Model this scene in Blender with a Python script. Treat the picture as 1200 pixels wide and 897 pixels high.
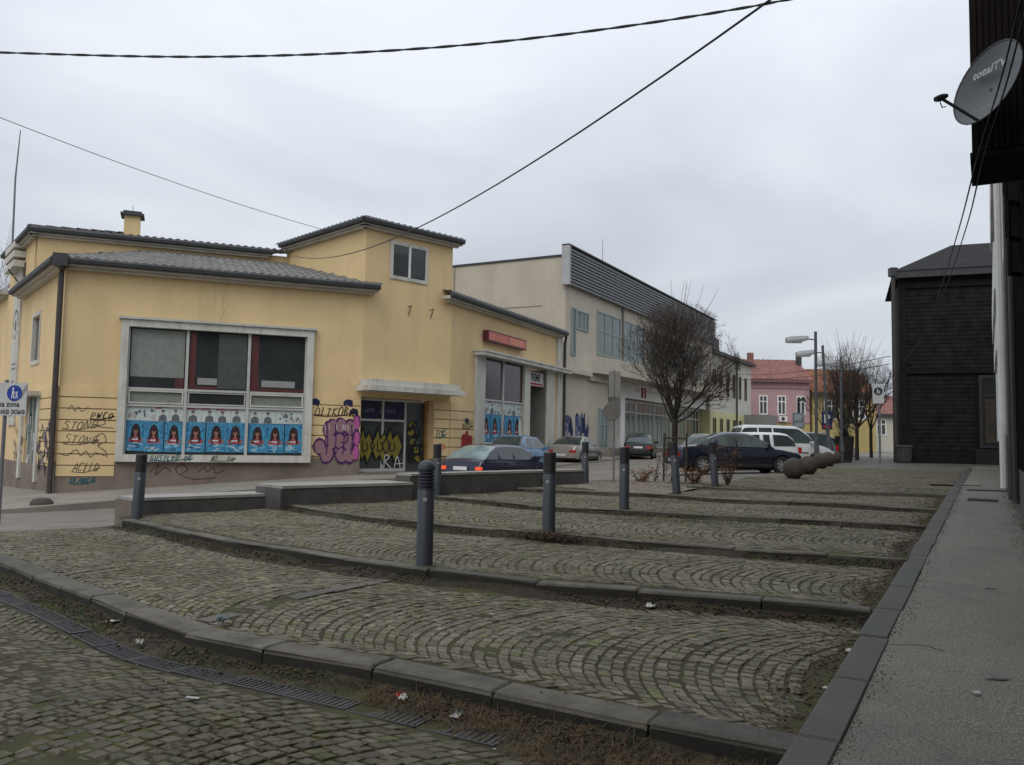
import bpy, bmesh, math, random
import numpy as np
from mathutils import Vector, Matrix
random.seed(7); np.random.seed(7)
for o in list(bpy.data.objects): bpy.data.objects.remove(o)
S = bpy.context.scene
COL = S.collection
R = math.radians

# ------------------------------------------------------------------ camera
CAM_H = 1.62
cam = bpy.data.cameras.new('camera'); cam_o = bpy.data.objects.new('camera', cam); COL.objects.link(cam_o)
cam.sensor_fit = 'HORIZONTAL'; cam.sensor_width = 36.0; cam.lens = 36.0 * 970 / 1200
cam.clip_start = .05; cam.clip_end = 3000
cam_o.matrix_world = (Matrix.Translation((0, 0, CAM_H)) @ Matrix.Rotation(R(90 + 4.0), 4, 'X') @ Matrix.Rotation(R(1.0), 4, 'Z'))
S.camera = cam_o
S.render.resolution_x = 1024; S.render.resolution_y = 765

# ------------------------------------------------------------------ sky: overcast
SUN_EL, SUN_AZ = R(48), R(200)
w = bpy.data.worlds.new('World'); S.world = w; w.use_nodes = True
nt = w.node_tree; nt.nodes.clear()
N = lambda t: nt.nodes.new(t)
out = N('ShaderNodeOutputWorld'); bg = N('ShaderNodeBackground'); bg.inputs['Strength'].default_value = 0.1
sky = N('ShaderNodeTexSky'); sky.sky_type = 'NISHITA'; sky.sun_disc = False
sky.sun_elevation = SUN_EL; sky.sun_rotation = SUN_AZ; sky.air_density = 1; sky.dust_density = 4
tc = N('ShaderNodeTexCoord'); sep = N('ShaderNodeSeparateXYZ'); nt.links.new(tc.outputs['Generated'], sep.inputs[0])
mz = N('ShaderNodeMath'); mz.operation = 'MAXIMUM'; mz.inputs[1].default_value = 0; nt.links.new(sep.outputs['Z'], mz.inputs[0])
# overcast luminance rises towards the zenith
gr = N('ShaderNodeMath'); gr.operation = 'MULTIPLY_ADD'; gr.inputs[1].default_value = 6.6; gr.inputs[2].default_value = 5.95
nt.links.new(mz.outputs[0], gr.inputs[0])
# clouds: noise on a flat layer above
dv = N('ShaderNodeMath'); dv.operation = 'ADD'; dv.inputs[1].default_value = 0.22; nt.links.new(mz.outputs[0], dv.inputs[0])
vd = N('ShaderNodeVectorMath'); vd.operation = 'DIVIDE'
cb = N('ShaderNodeCombineXYZ')
for i in range(3): nt.links.new(dv.outputs[0], cb.inputs[i])
nt.links.new(tc.outputs['Generated'], vd.inputs[0]); nt.links.new(cb.outputs[0], vd.inputs[1])
n1 = N('ShaderNodeTexNoise'); n1.inputs['Scale'].default_value = 1.25; n1.inputs['Detail'].default_value = 5; n1.inputs['Roughness'].default_value = .48
n1.inputs['Distortion'].default_value = .6
nt.links.new(vd.outputs[0], n1.inputs['Vector'])
mr = N('ShaderNodeMapRange'); mr.inputs['From Min'].default_value = .3; mr.inputs['From Max'].default_value = .7
mr.inputs['To Min'].default_value = .86; mr.inputs['To Max'].default_value = 1.13
nt.links.new(n1.outputs['Fac'], mr.inputs['Value'])
ml = N('ShaderNodeMath'); ml.operation = 'MULTIPLY'; nt.links.new(gr.outputs[0], ml.inputs[0]); nt.links.new(mr.outputs['Result'], ml.inputs[1])
tint = N('ShaderNodeMix'); tint.data_type = 'RGBA'
tint.inputs['A'].default_value = (.875, .96, 1.09, 1); tint.inputs['B'].default_value = (.955, 1.0, 1.045, 1)
nt.links.new(n1.outputs['Fac'], tint.inputs['Factor'])
cl = N('ShaderNodeVectorMath'); cl.operation = 'SCALE'; nt.links.new(tint.outputs['Result'], cl.inputs[0]); nt.links.new(ml.outputs[0], cl.inputs['Scale'])
mx = N('ShaderNodeMix'); mx.data_type = 'RGBA'; mx.inputs['Factor'].default_value = .93
nt.links.new(sky.outputs[0], mx.inputs['A']); nt.links.new(cl.outputs[0], mx.inputs['B'])
nt.links.new(mx.outputs['Result'], bg.inputs['Color']); nt.links.new(bg.outputs[0], out.inputs['Surface'])

sun = bpy.data.lights.new('sun', 'SUN'); sun.energy = 1.0; sun.angle = R(40); sun.color = (1, .93, .83)
sun_o = bpy.data.objects.new('sun', sun); COL.objects.link(sun_o)
sd = Vector((math.sin(SUN_AZ) * math.cos(SUN_EL), math.cos(SUN_AZ) * math.cos(SUN_EL), math.sin(SUN_EL)))
sun_o.rotation_euler = (-sd).to_track_quat('-Z', 'Y').to_euler()
S.view_settings.view_transform = 'Standard'; S.view_settings.look = 'None'
S.view_settings.exposure = 0.0; S.view_settings.gamma = 1
S.render.engine = 'CYCLES'
S.cycles.max_bounces = 6; S.cycles.transparent_max_bounces = 12

# ------------------------------------------------------------------ materials
MATS = {}
def mat(name, col, rough=.7, var=.12, scale=3.0, bump=0., bscale=40., metal=0., dirt=None, dscale=1.2, damt=.5,
        attr=None, spec=.4, streak=False, alpha=None, emit=None, coat=0., fine=None):
    if name in MATS: return MATS[name]
    m = bpy.data.materials.new(name); m.use_nodes = True; MATS[name] = m
    t = m.node_tree; b = t.nodes['Principled BSDF']
    b.inputs['Roughness'].default_value = rough; b.inputs['Metallic'].default_value = metal
    b.inputs['Specular IOR Level'].default_value = spec
    if coat: b.inputs['Coat Weight'].default_value = coat; b.inputs['Coat Roughness'].default_value = .08
    col = tuple(col) + (1,) if len(col) == 3 else col
    geo = t.nodes.new('ShaderNodeNewGeometry')
    pos = geo.outputs['Position']
    base = t.nodes.new('ShaderNodeMix'); base.data_type = 'RGBA'
    base.inputs['A'].default_value = tuple(c * (1 - var) for c in col[:3]) + (1,)
    base.inputs['B'].default_value = tuple(min(1, c * (1 + var)) for c in col[:3]) + (1,)
    n = t.nodes.new('ShaderNodeTexNoise'); n.inputs['Scale'].default_value = scale; n.inputs['Detail'].default_value = 6
    n.inputs['Roughness'].default_value = .62
    t.links.new(pos, n.inputs['Vector'])
    mr = t.nodes.new('ShaderNodeMapRange'); mr.inputs['From Min'].default_value = .32; mr.inputs['From Max'].default_value = .68
    t.links.new(n.outputs['Fac'], mr.inputs['Value']); t.links.new(mr.outputs['Result'], base.inputs['Factor'])
    c = base.outputs['Result']
    if attr:
        a = t.nodes.new('ShaderNodeAttribute'); a.attribute_name = attr
        mu = t.nodes.new('ShaderNodeMix'); mu.data_type = 'RGBA'; mu.blend_type = 'MULTIPLY'; mu.inputs['Factor'].default_value = 1
        t.links.new(c, mu.inputs['A']); t.links.new(a.outputs['Color'], mu.inputs['B']); c = mu.outputs['Result']
    if fine:
        n3 = t.nodes.new('ShaderNodeTexNoise'); n3.inputs['Scale'].default_value = fine[0]; n3.inputs['Detail'].default_value = 2
        t.links.new(pos, n3.inputs['Vector'])
        m3 = t.nodes.new('ShaderNodeMapRange'); m3.inputs['From Min'].default_value = .35; m3.inputs['From Max'].default_value = .65
        m3.inputs['To Min'].default_value = 1 - fine[1]; m3.inputs['To Max'].default_value = 1 + fine[1]
        t.links.new(n3.outputs['Fac'], m3.inputs['Value'])
        v3 = t.nodes.new('ShaderNodeVectorMath'); v3.operation = 'SCALE'
        t.links.new(c, v3.inputs[0]); t.links.new(m3.outputs['Result'], v3.inputs['Scale']); c = v3.outputs[0]
    if dirt:
        n2 = t.nodes.new('ShaderNodeTexNoise'); n2.inputs['Scale'].default_value = dscale; n2.inputs['Detail'].default_value = 7
        n2.inputs['Roughness'].default_value = .65
        src = pos
        if streak:
            mp = t.nodes.new('ShaderNodeMapping'); mp.inputs['Scale'].default_value = (1, 1, .12); t.links.new(pos, mp.inputs['Vector']); src = mp.outputs[0]
        t.links.new(src, n2.inputs['Vector'])
        m2 = t.nodes.new('ShaderNodeMapRange'); m2.inputs['From Min'].default_value = .48; m2.inputs['From Max'].default_value = .72
        m2.inputs['To Max'].default_value = damt
        t.links.new(n2.outputs['Fac'], m2.inputs['Value'])
        d = t.nodes.new('ShaderNodeMix'); d.data_type = 'RGBA'; d.inputs['B'].default_value = tuple(dirt) + (1,)
        t.links.new(m2.outputs['Result'], d.inputs['Factor']); t.links.new(c, d.inputs['A']); c = d.outputs['Result']
    t.links.new(c, b.inputs['Base Color'])
    if bump:
        nb = t.nodes.new('ShaderNodeTexNoise'); nb.inputs['Scale'].default_value = bscale; nb.inputs['Detail'].default_value = 4
        t.links.new(pos, nb.inputs['Vector'])
        bp = t.nodes.new('ShaderNodeBump'); bp.inputs['Strength'].default_value = bump; bp.inputs['Distance'].default_value = .02
        t.links.new(nb.outputs['Fac'], bp.inputs['Height']); t.links.new(bp.outputs[0], b.inputs['Normal'])
    if emit:
        b.inputs['Emission Color'].default_value = tuple(emit[:3]) + (1,); b.inputs['Emission Strength'].default_value = emit[3]
    if alpha is not None:
        b.inputs['Transmission Weight'].default_value = alpha
    return m

def glass(name, col, rough=.05):
    m = mat(name, col, rough, var=.3, scale=.6, spec=.6); return m

Y_WALL = mat('yellow plaster', (.70, .525, .285), .88, .07, .35, .12, 60, dirt=(.48, .35, .19), dscale=1.1, damt=.3, streak=True)
Y_WALL2 = Y_WALL
def extra_stain(m, col, scale, lo, hi, amt, vec=(1, 1, 1)):
    t = m.node_tree; b = t.nodes['Principled BSDF']; old = b.inputs['Base Color'].links[0].from_socket
    g = t.nodes.new('ShaderNodeNewGeometry'); mp = t.nodes.new('ShaderNodeMapping'); mp.inputs['Scale'].default_value = vec; t.links.new(g.outputs['Position'], mp.inputs['Vector'])
    n = t.nodes.new('ShaderNodeTexNoise'); n.inputs['Scale'].default_value = scale; n.inputs['Detail'].default_value = 8; n.inputs['Roughness'].default_value = .7; t.links.new(mp.outputs[0], n.inputs['Vector'])
    r_ = t.nodes.new('ShaderNodeMapRange'); r_.inputs['From Min'].default_value = lo; r_.inputs['From Max'].default_value = hi; r_.inputs['To Max'].default_value = amt; t.links.new(n.outputs['Fac'], r_.inputs['Value'])
    x = t.nodes.new('ShaderNodeMix'); x.data_type = 'RGBA'; x.inputs['B'].default_value = tuple(col) + (1,); t.links.new(r_.outputs['Result'], x.inputs['Factor']); t.links.new(old, x.inputs['A']); t.links.new(x.outputs['Result'], b.inputs['Base Color'])
BED_LATER = None
extra_stain(Y_WALL, (.42, .30, .16), .28, .5, .75, .35); extra_stain(Y_WALL, (.34, .25, .15), 3.2, .6, .8, .4, (1, 1, .06)); extra_stain(Y_WALL, (.72, .58, .36), .9, .55, .72, .5)
PLINTH = mat('brown grey plinth', (.205, .165, .135), .85, .18, 1.2, .2, 30, dirt=(.10, .085, .07), dscale=.9, damt=.6)
WHITE_TRIM = mat('weathered white trim', (.56, .55, .50), .75, .1, 1.5, .1, 50, dirt=(.26, .24, .2), dscale=1.3, damt=.5, streak=True)
extra_stain(WHITE_TRIM, (.2, .18, .15), 4, .52, .75, .6, (1, 1, .2))
ALU = mat('grey window frame', (.46, .47, .45), .5, .1, 3, metal=.1)
ROOF = mat('grey corrugated tile', (.15, .147, .142), .8, .3, 2.2, .2, 25, dirt=(.26, .255, .24), dscale=2.6, damt=.75)
EAVE = mat('dark eave gutter', (.042, .045, .05), .55, .25, 2)
SOFFIT = mat('pale soffit', (.47, .44, .38), .8, .15, 2)
DARKPIPE = mat('dark downpipe', (.05, .042, .04), .5, .2, 4)
GLASS_D = glass('dark glass', (.040, .045, .047), .06)
GLASS_B = mat('blind behind glass', (.21, .235, .21), .25, .12, 5, spec=.5)
GLASS_R = mat('red lined reveal', (.095, .024, .026), .4, .2, 2, spec=.5)
GLASS_G = mat('green tinted glass', (.075, .125, .115), .08, .25, .7, spec=.7)
BEIGE = mat('beige render', (.50, .45, .37), .85, .07, .7, .08, 50, dirt=(.30, .265, .21), dscale=.6, damt=.4, streak=True)
CLAD = mat('grey metal cladding', (.155, .16, .17), .5, .1, 1, metal=.15)
CLADE = mat('pale cladding edge', (.40, .40, .41), .6, .1, 1)
BLACKM = mat('black metal', (.018, .018, .019), .5, .2, 5)
ASPH = mat('worn asphalt', (.178, .16, .134), .75, .18, .8, .3, 120, dirt=(.085, .08, .074), dscale=.5, damt=.55, fine=(90, .2))
PAVE = mat('concrete pavement', (.235, .215, .185), .8, .15, .8, .2, 60, dirt=(.12, .11, .09), dscale=.7, damt=.5)
COB = mat('cobble granite', (.136, .120, .086), .62, .3, 22, .35, 70, attr='tone', dirt=(.062, .064, .024), dscale=1.3, damt=.65, spec=.3, fine=(160, .18))
extra_stain(COB, (.078, .078, .030), 2.1, .49, .7, .6); extra_stain(COB, (.055, .046, .032), .7, .52, .7, .55)
BED = mat('mossy joint soil', (.046, .040, .021), .95, .3, 6, .6, 90, dirt=(.080, .090, .020), dscale=.8, damt=1.0)
COBFAR = None
KERB_F = mat('dirt and painted shade on the riser', (.022, .020, .016), .85, .35, 4, .3, 50, dirt=(.018, .023, .009), dscale=2.5, damt=.7)  # riser colour holds dirt and moss plus painted-in occlusion shade
KERB = mat('granite kerb', (.098, .088, .070), .7, .3, 5, .5, 35, attr='tone', dirt=(.036, .034, .021), dscale=2.6, damt=.85, fine=(200, .2))
KERB_D = mat('dark kerb', (.047, .046, .037), .6, .2, 3, .2, 60, attr='tone', dirt=(.035, .04, .028), dscale=1.6, damt=.5, fine=(150, .2))
SIDEW = mat('aggregate sidewalk', (.152, .138, .113), .6, .16, .55, .5, 140, dirt=(.075, .071, .062), dscale=.8, damt=.6, fine=(95, .65), spec=.45)
DIRT = mat('dirt and gravel', (.036, .028, .019), .95, .4, 6, .6, 60, dirt=(.030, .036, .011), dscale=1.4, damt=.9, fine=(60, .35))
GRAV = mat('pale gravel soil', (.19, .165, .13), .95, .4, 6, .6, 60, dirt=(.07, .055, .035), dscale=1.4, damt=.7, fine=(50, .4))
GRATE = mat('iron grate', (.036, .035, .04), .5, .3, 8, .2, 80, dirt=(.045, .03, .018), dscale=5, damt=.4)
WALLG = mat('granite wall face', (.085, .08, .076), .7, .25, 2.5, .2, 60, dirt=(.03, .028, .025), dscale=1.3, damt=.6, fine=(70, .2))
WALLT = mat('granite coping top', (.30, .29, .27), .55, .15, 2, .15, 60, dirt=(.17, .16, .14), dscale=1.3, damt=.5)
WALLE = mat('brown concrete end', (.16, .13, .105), .8, .25, 3, .2, 60)
BOLL = mat('blue grey bollard paint', (.044, .051, .064), .45, .15, 5, .08, 60, dirt=(.035, .035, .036), dscale=5, damt=.5)
BOLL_H = mat('dark bollard louvre', (.022, .022, .025), .5, .2, 6)
TYRE = mat('tyre rubber', (.02, .02, .02), .85, .1, 5)
RIM = mat('alloy rim', (.42, .42, .43), .35, .1, 5, metal=.6)
CGLASS = mat('car glass', (.035, .05, .05), .05, .2, 1, spec=.7)
CGLASS_L = mat('lit car glass', (.16, .22, .22), .08, .3, 2.5, spec=.7)
PLAST = mat('black plastic', (.022, .022, .024), .6, .1, 5)
TAIL = mat('red tail lamp', (.42, .02, .02), .2, .1, 5, spec=.6)
TAIL_ON = mat('lit brake lamp', (.8, .08, .03), .3, .1, 5, emit=(1, .12, .03, .55))
HEADL = mat('clear headlamp', (.6, .62, .64), .15, .1, 5, spec=.6)
PLATE = mat('white number plate', (.7, .7, .7), .5, .05, 5)
BARK = mat('dark bark', (.035, .029, .024), .95, .3, 8, .3, 60)
TWIG = mat('brown twigs', (.060, .045, .037), .95, .3, 4)
TIMB = mat('blackened timber', (.019, .016, .0155), .95, .45, 2.5, .2, 40, spec=.12)
TIMB2 = mat('black timber trim', (.015, .0135, .0135), .9, .3, 3, spec=.15)
DKROOF = mat('dark slate roof', (.020, .020, .021), .85, .25, 2, .3, 30, spec=.2)
PINK = mat('pink plaster', (.42, .27, .28), .85, .08, .6, 0, dirt=(.27, .15, .15), dscale=.35, damt=.4, streak=True)
TILE = mat('red clay tile', (.24, .115, .10), .85, .3, 1.5, .2, 25, attr=None)
TILE2 = mat('orange clay tile', (.24, .10, .055), .85, .3, 1.5, .2, 25)
YEL2 = mat('pale ochre plaster', (.40, .31, .13), .85, .1, .6)
PALE = mat('pale grey plaster', (.50, .49, .43), .85, .07, .6, 0, dirt=(.34, .32, .27), dscale=.4, damt=.4, streak=True)
PALEY = mat('lemon plaster', (.50, .475, .26), .85, .07, .6)
WHITE = mat('white paint', (.72, .72, .70), .6, .06, 2, dirt=(.4, .39, .36), dscale=1.5, damt=.35)
BROWN_D = mat('dark brown cladding', (.020, .014, .0135), .9, .35, 2, .2, 40, spec=.15)
STEELG = mat('grey galvanised steel', (.17, .175, .185), .45, .15, 4, metal=.3)
LAMPH = mat('pale lamp housing', (.34, .35, .37), .45, .1, 4)
STONEB = mat('stone ball', (.062, .052, .042), .85, .25, 5, .35, 45, dirt=(.045, .038, .03), dscale=3, damt=.5)
CABLE = mat('black cable', (.02, .02, .022), .6, .1, 5)

def flat(name, col, rough=.8): return mat(name, col, rough, .06, 8)
INK = flat('black spray paint', (.012, .012, .014))
P_BLUE = flat('blue spray paint', (.014, .024, .11)); P_TEAL = flat('teal spray paint', (.02, .10, .12)); P_DKBLUE = flat('dark blue spray paint', (.010, .016, .06))
P_PINK = flat('pink spray paint', (.42, .10, .28)); P_MAUVE = flat('mauve spray paint', (.27, .145, .175)); P_PURP = flat('purple spray paint', (.06, .015, .09))
P_RED = flat('red spray paint', (.28, .025, .025)); P_OCH = flat('ochre spray paint', (.20, .17, .025)); P_WHITE = flat('white spray paint', (.6, .6, .6)); P_GREY = flat('grey scrub paint', (.24, .2, .19))
PO_BLUE = mat('poster blue', (.05, .235, .40), .6, .5, 14); PO_HAIR = flat('poster hair', (.03, .016, .018)); PO_SKIN = flat('poster skin', (.30, .155, .12)); PO_RED = mat('poster red', (.36, .045, .07), .6, .25, 25)
PO_WHITE = mat('poster pale', (.5, .56, .55), .6, .12, 12); PO_GREY = mat('poster grey', (.10, .12, .14), .6, .5, 20); PO_PINKT = flat('poster pink band', (.5, .18, .22))
PO_LIGHT = mat('poster light ink', (.55, .58, .6), .6, .2, 30)

# ------------------------------------------------------------------ mesh helpers
V = Vector
class MB:
    def __init__(s): s.v = []; s.f = []; s.m = []; s.tone = []; s.cur = 0; s.t = 1.0
    def add(s, verts, faces, mi=None):
        n = len(s.v); s.v += [tuple(p) for p in verts]
        for f in faces: s.f.append(tuple(i + n for i in f)); s.m.append(s.cur if mi is None else mi); s.tone.append(s.t)
        return s
    def box(s, o, a, b, c, mi=None):
        o, a, b, c = V(o), V(a), V(b), V(c)
        if a.cross(b).dot(c) < 0: a, b = b, a
        p = [o, o + a, o + a + b, o + b, o + c, o + a + c, o + a + b + c, o + b + c]
        return s.add(p, [(0, 3, 2, 1), (4, 5, 6, 7), (0, 1, 5, 4), (1, 2, 6, 5), (2, 3, 7, 6), (3, 0, 4, 7)], mi)
    def cbox(s, x0, x1, y0, y1, z0, z1, mi=None):
        return s.box((x0, y0, z0), (x1 - x0, 0, 0), (0, y1 - y0, 0), (0, 0, z1 - z0), mi)
    def quad(s, a, b, c, d, mi=None): return s.add([a, b, c, d], [(0, 1, 2, 3)], mi)
    def prism(s, poly, z0, z1, mi=None):
        """poly: xy list, counter-clockwise; z0/z1 numbers or lists"""
        n = len(poly)
        za = z0 if hasattr(z0, '__len__') else [z0] * n; zb = z1 if hasattr(z1, '__len__') else [z1] * n
        v = [(p[0], p[1], za[i]) for i, p in enumerate(poly)] + [(p[0], p[1], zb[i]) for i, p in enumerate(poly)]
        f = [tuple(range(n - 1, -1, -1)), tuple(range(n, 2 * n))] + [(i, (i + 1) % n, n + (i + 1) % n, n + i) for i in range(n)]
        return s.add(v, f, mi)
    def tube(s, pts, r, n=6, mi=None, cap=True):
        pts = [V(p) for p in pts]; rs = r if hasattr(r, '__len__') else [r] * len(pts)
        vs = []; fs = []
        for i, p in enumerate(pts):
            d = (pts[min(i + 1, len(pts) - 1)] - pts[max(i - 1, 0)])
            if d.length < 1e-9: d = V((0, 0, 1))
            d.normalize()
            a = d.cross(V((0, 0, 1)) if abs(d.z) < .9 else V((1, 0, 0))).normalized(); b = d.cross(a)
            for k in range(n):
                t = 2 * math.pi * k / n; vs.append(p + (a * math.cos(t) + b * math.sin(t)) * rs[i])
        for i in range(len(pts) - 1):
            for k in range(n):
                fs.append((i * n + k, i * n + (k + 1) % n, (i + 1) * n + (k + 1) % n, (i + 1) * n + k))
        if cap: fs += [tuple(range(n - 1, -1, -1)), tuple((len(pts) - 1) * n + k for k in range(n))]
        return s.add(vs, fs, mi)
    def lathe(s, prof, n=16, c=(0, 0, 0), axis='Z', mi=None):
        vs = []; fs = []; c = V(c)
        for r, h in prof:
            for k in range(n):
                t = 2 * math.pi * k / n; x, y = r * math.cos(t), r * math.sin(t)
                vs.append(c + (V((x, y, h)) if axis == 'Z' else V((x, h, y)) if axis == 'Y' else V((h, x, y))))
        for i in range(len(prof) - 1):
            for k in range(n):
                q = (i * n + k, i * n + (k + 1) % n, (i + 1) * n + (k + 1) % n, (i + 1) * n + k)
                fs.append(q if axis != 'Y' else q[::-1])
        return s.add(vs, fs, mi)
    def build(s, name, mats, parent=None, origin=None, smooth=False, tone=False):
        if not isinstance(mats, (list, tuple)): mats = [mats]
        me = bpy.data.meshes.new(name)
        og = V(origin) if origin is not None else (V(ORG.get(parent.name, (0, 0, 0))) if parent else V((0, 0, 0)))
        vv = s.v if og.length == 0 else [(p[0] - og.x, p[1] - og.y, p[2] - og.z) for p in s.v]
        me.from_pydata(vv, [], s.f)
        for m in mats: me.materials.append(m)
        if any(s.m): me.polygons.foreach_set('material_index', s.m)
        if tone or any(t != 1.0 for t in s.tone):
            a = me.color_attributes.new('tone', 'FLOAT_COLOR', 'CORNER')
            arr = np.empty((len(me.loops), 4), dtype=np.float32); arr[:, 3] = 1
            k = 0
            cnt = np.array([len(f) for f in s.f]); tn = np.array([t if hasattr(t, '__len__') else (t, t, t) for t in s.tone], dtype=np.float32)
            arr[:, :3] = np.repeat(tn, cnt, axis=0); a.data.foreach_set('color', arr.ravel())
        if smooth: me.polygons.foreach_set('use_smooth', [True] * len(me.polygons))
        me.update()
        o = bpy.data.objects.new(name, me); COL.objects.link(o)
        if parent is not None:
            o.parent = parent
            if parent.name in ORG: ORG[o.name] = ORG[parent.name]
        elif origin is not None: o.location = og
        return o
ORG = {}
def thing(name, label, cat, loc=(0, 0, 0), rz=0., group=None, world=True):
    """Empty at a thing's base; world=True means its parts are given in world coordinates"""
    o = bpy.data.objects.new(name, None); COL.objects.link(o); o.empty_display_size = .2
    o.location = loc; o.rotation_euler = (0, 0, rz); o['label'] = label; o['category'] = cat
    if group: o['group'] = group
    if world: ORG[o.name] = tuple(loc)
    return o
def tag(o, label, cat, group=None):
    o['label'] = label; o['category'] = cat
    if group: o['group'] = group
    return o
def struct(o, kind='structure', label=None):
    o['kind'] = kind
    if label: o['label'] = label
    return o
def copy_tree(o, parent=None):
    c = o.copy(); COL.objects.link(c); c.parent = parent
    for ch in list(o.children): copy_tree(ch, c)
    return c
def part(mb, name, m, parent, **k): return mb.build(name, m, parent, **k)

class Face:
    """a vertical wall plane: p(s, n, z) = s metres along, n metres out of the wall, z up"""
    def __init__(s, P, Q=None, ang=None):
        s.P = V((P[0], P[1])); s.d = (V((Q[0], Q[1])) - s.P) if Q is not None else V((math.sin(ang), math.cos(ang)))
        s.L = s.d.length; s.d.normalize(); s.n = V((s.d.y, -s.d.x))
    def p(s, a, n, z):
        q = s.P + s.d * a + s.n * n; return V((q.x, q.y, z))
    def box(s, mb, s0, s1, n0, n1, z0, z1, mi=None):
        o = s.p(s0, n0, z0); return mb.box(o, s.p(s1, n0, z0) - o, s.p(s0, n1, z0) - o, V((0, 0, z1 - z0)), mi)
    def poly(s, mb, pts, n, mi=None):
        return mb.add([s.p(a, n, z) for a, z in pts], [tuple(range(len(pts)))], mi)
    def stroke(s, mb, pts, wd, n, mi=None, smooth=True):
        if smooth and len(pts) > 2:
            q = []
            for i in range(len(pts) - 1):
                p0, p1, p2, p3 = pts[max(i - 1, 0)], pts[i], pts[i + 1], pts[min(i + 2, len(pts) - 1)]
                for k in range(4):
                    t = k / 4
                    q.append(tuple(.5 * ((2 * p1[j]) + (-p0[j] + p2[j]) * t + (2 * p0[j] - 5 * p1[j] + 4 * p2[j] - p3[j]) * t * t + (-p0[j] + 3 * p1[j] - 3 * p2[j] + p3[j]) * t ** 3) for j in (0, 1)))
            pts = q + [pts[-1]]
        for i in range(len(pts) - 1):
            a, b = V(pts[i]), V(pts[i + 1]); d = b - a
            if d.length < 1e-5: continue
            d.normalize(); e = V((-d.y, d.x)) * wd / 2; x = d * wd * .3
            s.poly(mb, [tuple(a - x - e), tuple(b + x - e), tuple(b + x + e), tuple(a - x + e)], n + .00005 * (i % 9), mi)
    def matrix(s, a, n, z):
        m = Matrix.Identity(4)
        x = V((s.d.x, s.d.y, 0)); y = V((0, 0, 1)); zz = x.cross(y)
        for r in range(3): m[r][0] = x[r]; m[r][1] = y[r]; m[r][2] = zz[r]
        m.translation = s.p(a, n, z); return m

def text(name, body, size, mtx, m, parent, shear=0., sx=1., extrude=0., bold=0., align='LEFT'):
    cu = bpy.data.curves.new(name, 'FONT'); cu.body = body; cu.size = size; cu.shear = shear; cu.extrude = extrude; cu.offset = bold
    cu.align_x = align; cu.resolution_u = 3
    t = bpy.data.objects.new('tmp', cu); COL.objects.link(t)
    me = bpy.data.meshes.new_from_object(t.evaluated_get(bpy.context.evaluated_depsgraph_get()))
    bpy.data.objects.remove(t); bpy.data.curves.remove(cu)
    og = V(ORG.get(parent.name, (0, 0, 0)))
    me.transform(Matrix.Translation(-og) @ mtx @ Matrix.Diagonal((sx, 1, 1, 1)))
    me.materials.clear(); me.materials.append(m); me.name = name
    o = bpy.data.objects.new(name, me); COL.objects.link(o); o.parent = parent
    if parent.name in ORG: ORG[o.name] = ORG[parent.name]
    return o
def blob(cx, cz, rx, rz, n=14, jit=.0, rot=0.):
    o = []
    for k in range(n):
        t = 2 * math.pi * k / n; r = 1 + random.uniform(-jit, jit)
        x, z = rx * r * math.cos(t), rz * r * math.sin(t)
        o.append((cx + x * math.cos(rot) - z * math.sin(rot), cz + x * math.sin(rot) + z * math.cos(rot)))
    return o

# ------------------------------------------------------------------ terrain: a plaza strip of shallow terraces; u across, v along the sidewalk
EU = (math.cos(R(30)), -math.sin(R(30))); EV = (math.sin(R(30)), math.cos(R(30)))
def W(u, v): return (u * EU[0] + v * EV[0], u * EU[1] + v * EV[1])
def UV(x, y): return (x * EU[0] + y * EU[1], x * EV[0] + y * EV[1])
RK = {1: ([-30, -16, -9.39, -7.08, -5.9, -5.2, -4.6, -.8], [9.9, 6.7, 5.16, 4.65, 4.34, 4.2, 4.17, 4.22]),
      2: ([-13, -11.16, -7.73, -6.2, -5, -3.8, -2.7, -.8], [8.7, 8.16, 7.25, 7.05, 6.98, 7.05, 7.22, 7.32]),
      3: ([-12, -10.2, -7.4, -5.1, -3.3, -.8], [11.4, 10.85, 10.28, 9.97, 10.09, 10.25]),
      4: ([-12, -10.4, -7.5, -5.45, -.8], [14.9, 14.36, 13.65, 13.5, 14.1]),
      5: ([-11, -9.7, -7.7, -5.8, -.8], [17.1, 16.95, 17.2, 17.15, 17.0]),
      6: ([-9, -6.6, -5.3, -.8], [20.0, 19.9, 20.0, 21.0])}
def rk(k, u): return float(np.interp(u, *RK[k]))
ZT = [.05, .17, .29, .37, .44, .51, .57]
UK = -.84                                   # left edge of the sidewalk kerb
def left(v): return float(np.interp(v, [0, 8.12, 8.84, 11, 13.9, 19.9, 22], [-14.5, -12.06, -12.3, -11.35, -10.25, -9.1, -8.9]))
def und(x, y): return .010 * math.sin(x * 1.7 + y * .6) + .008 * math.sin(y * 2.3 - x * .9 + 1) + .006 * math.sin(3.1 * x + 2.7 * y)
def zside(v): return .13 + .0225 * v if v < 22 else .625 + .009 * (v - 22)
def zplaza(v): return .57 + .0095 * max(0, v - 20.5)

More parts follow.
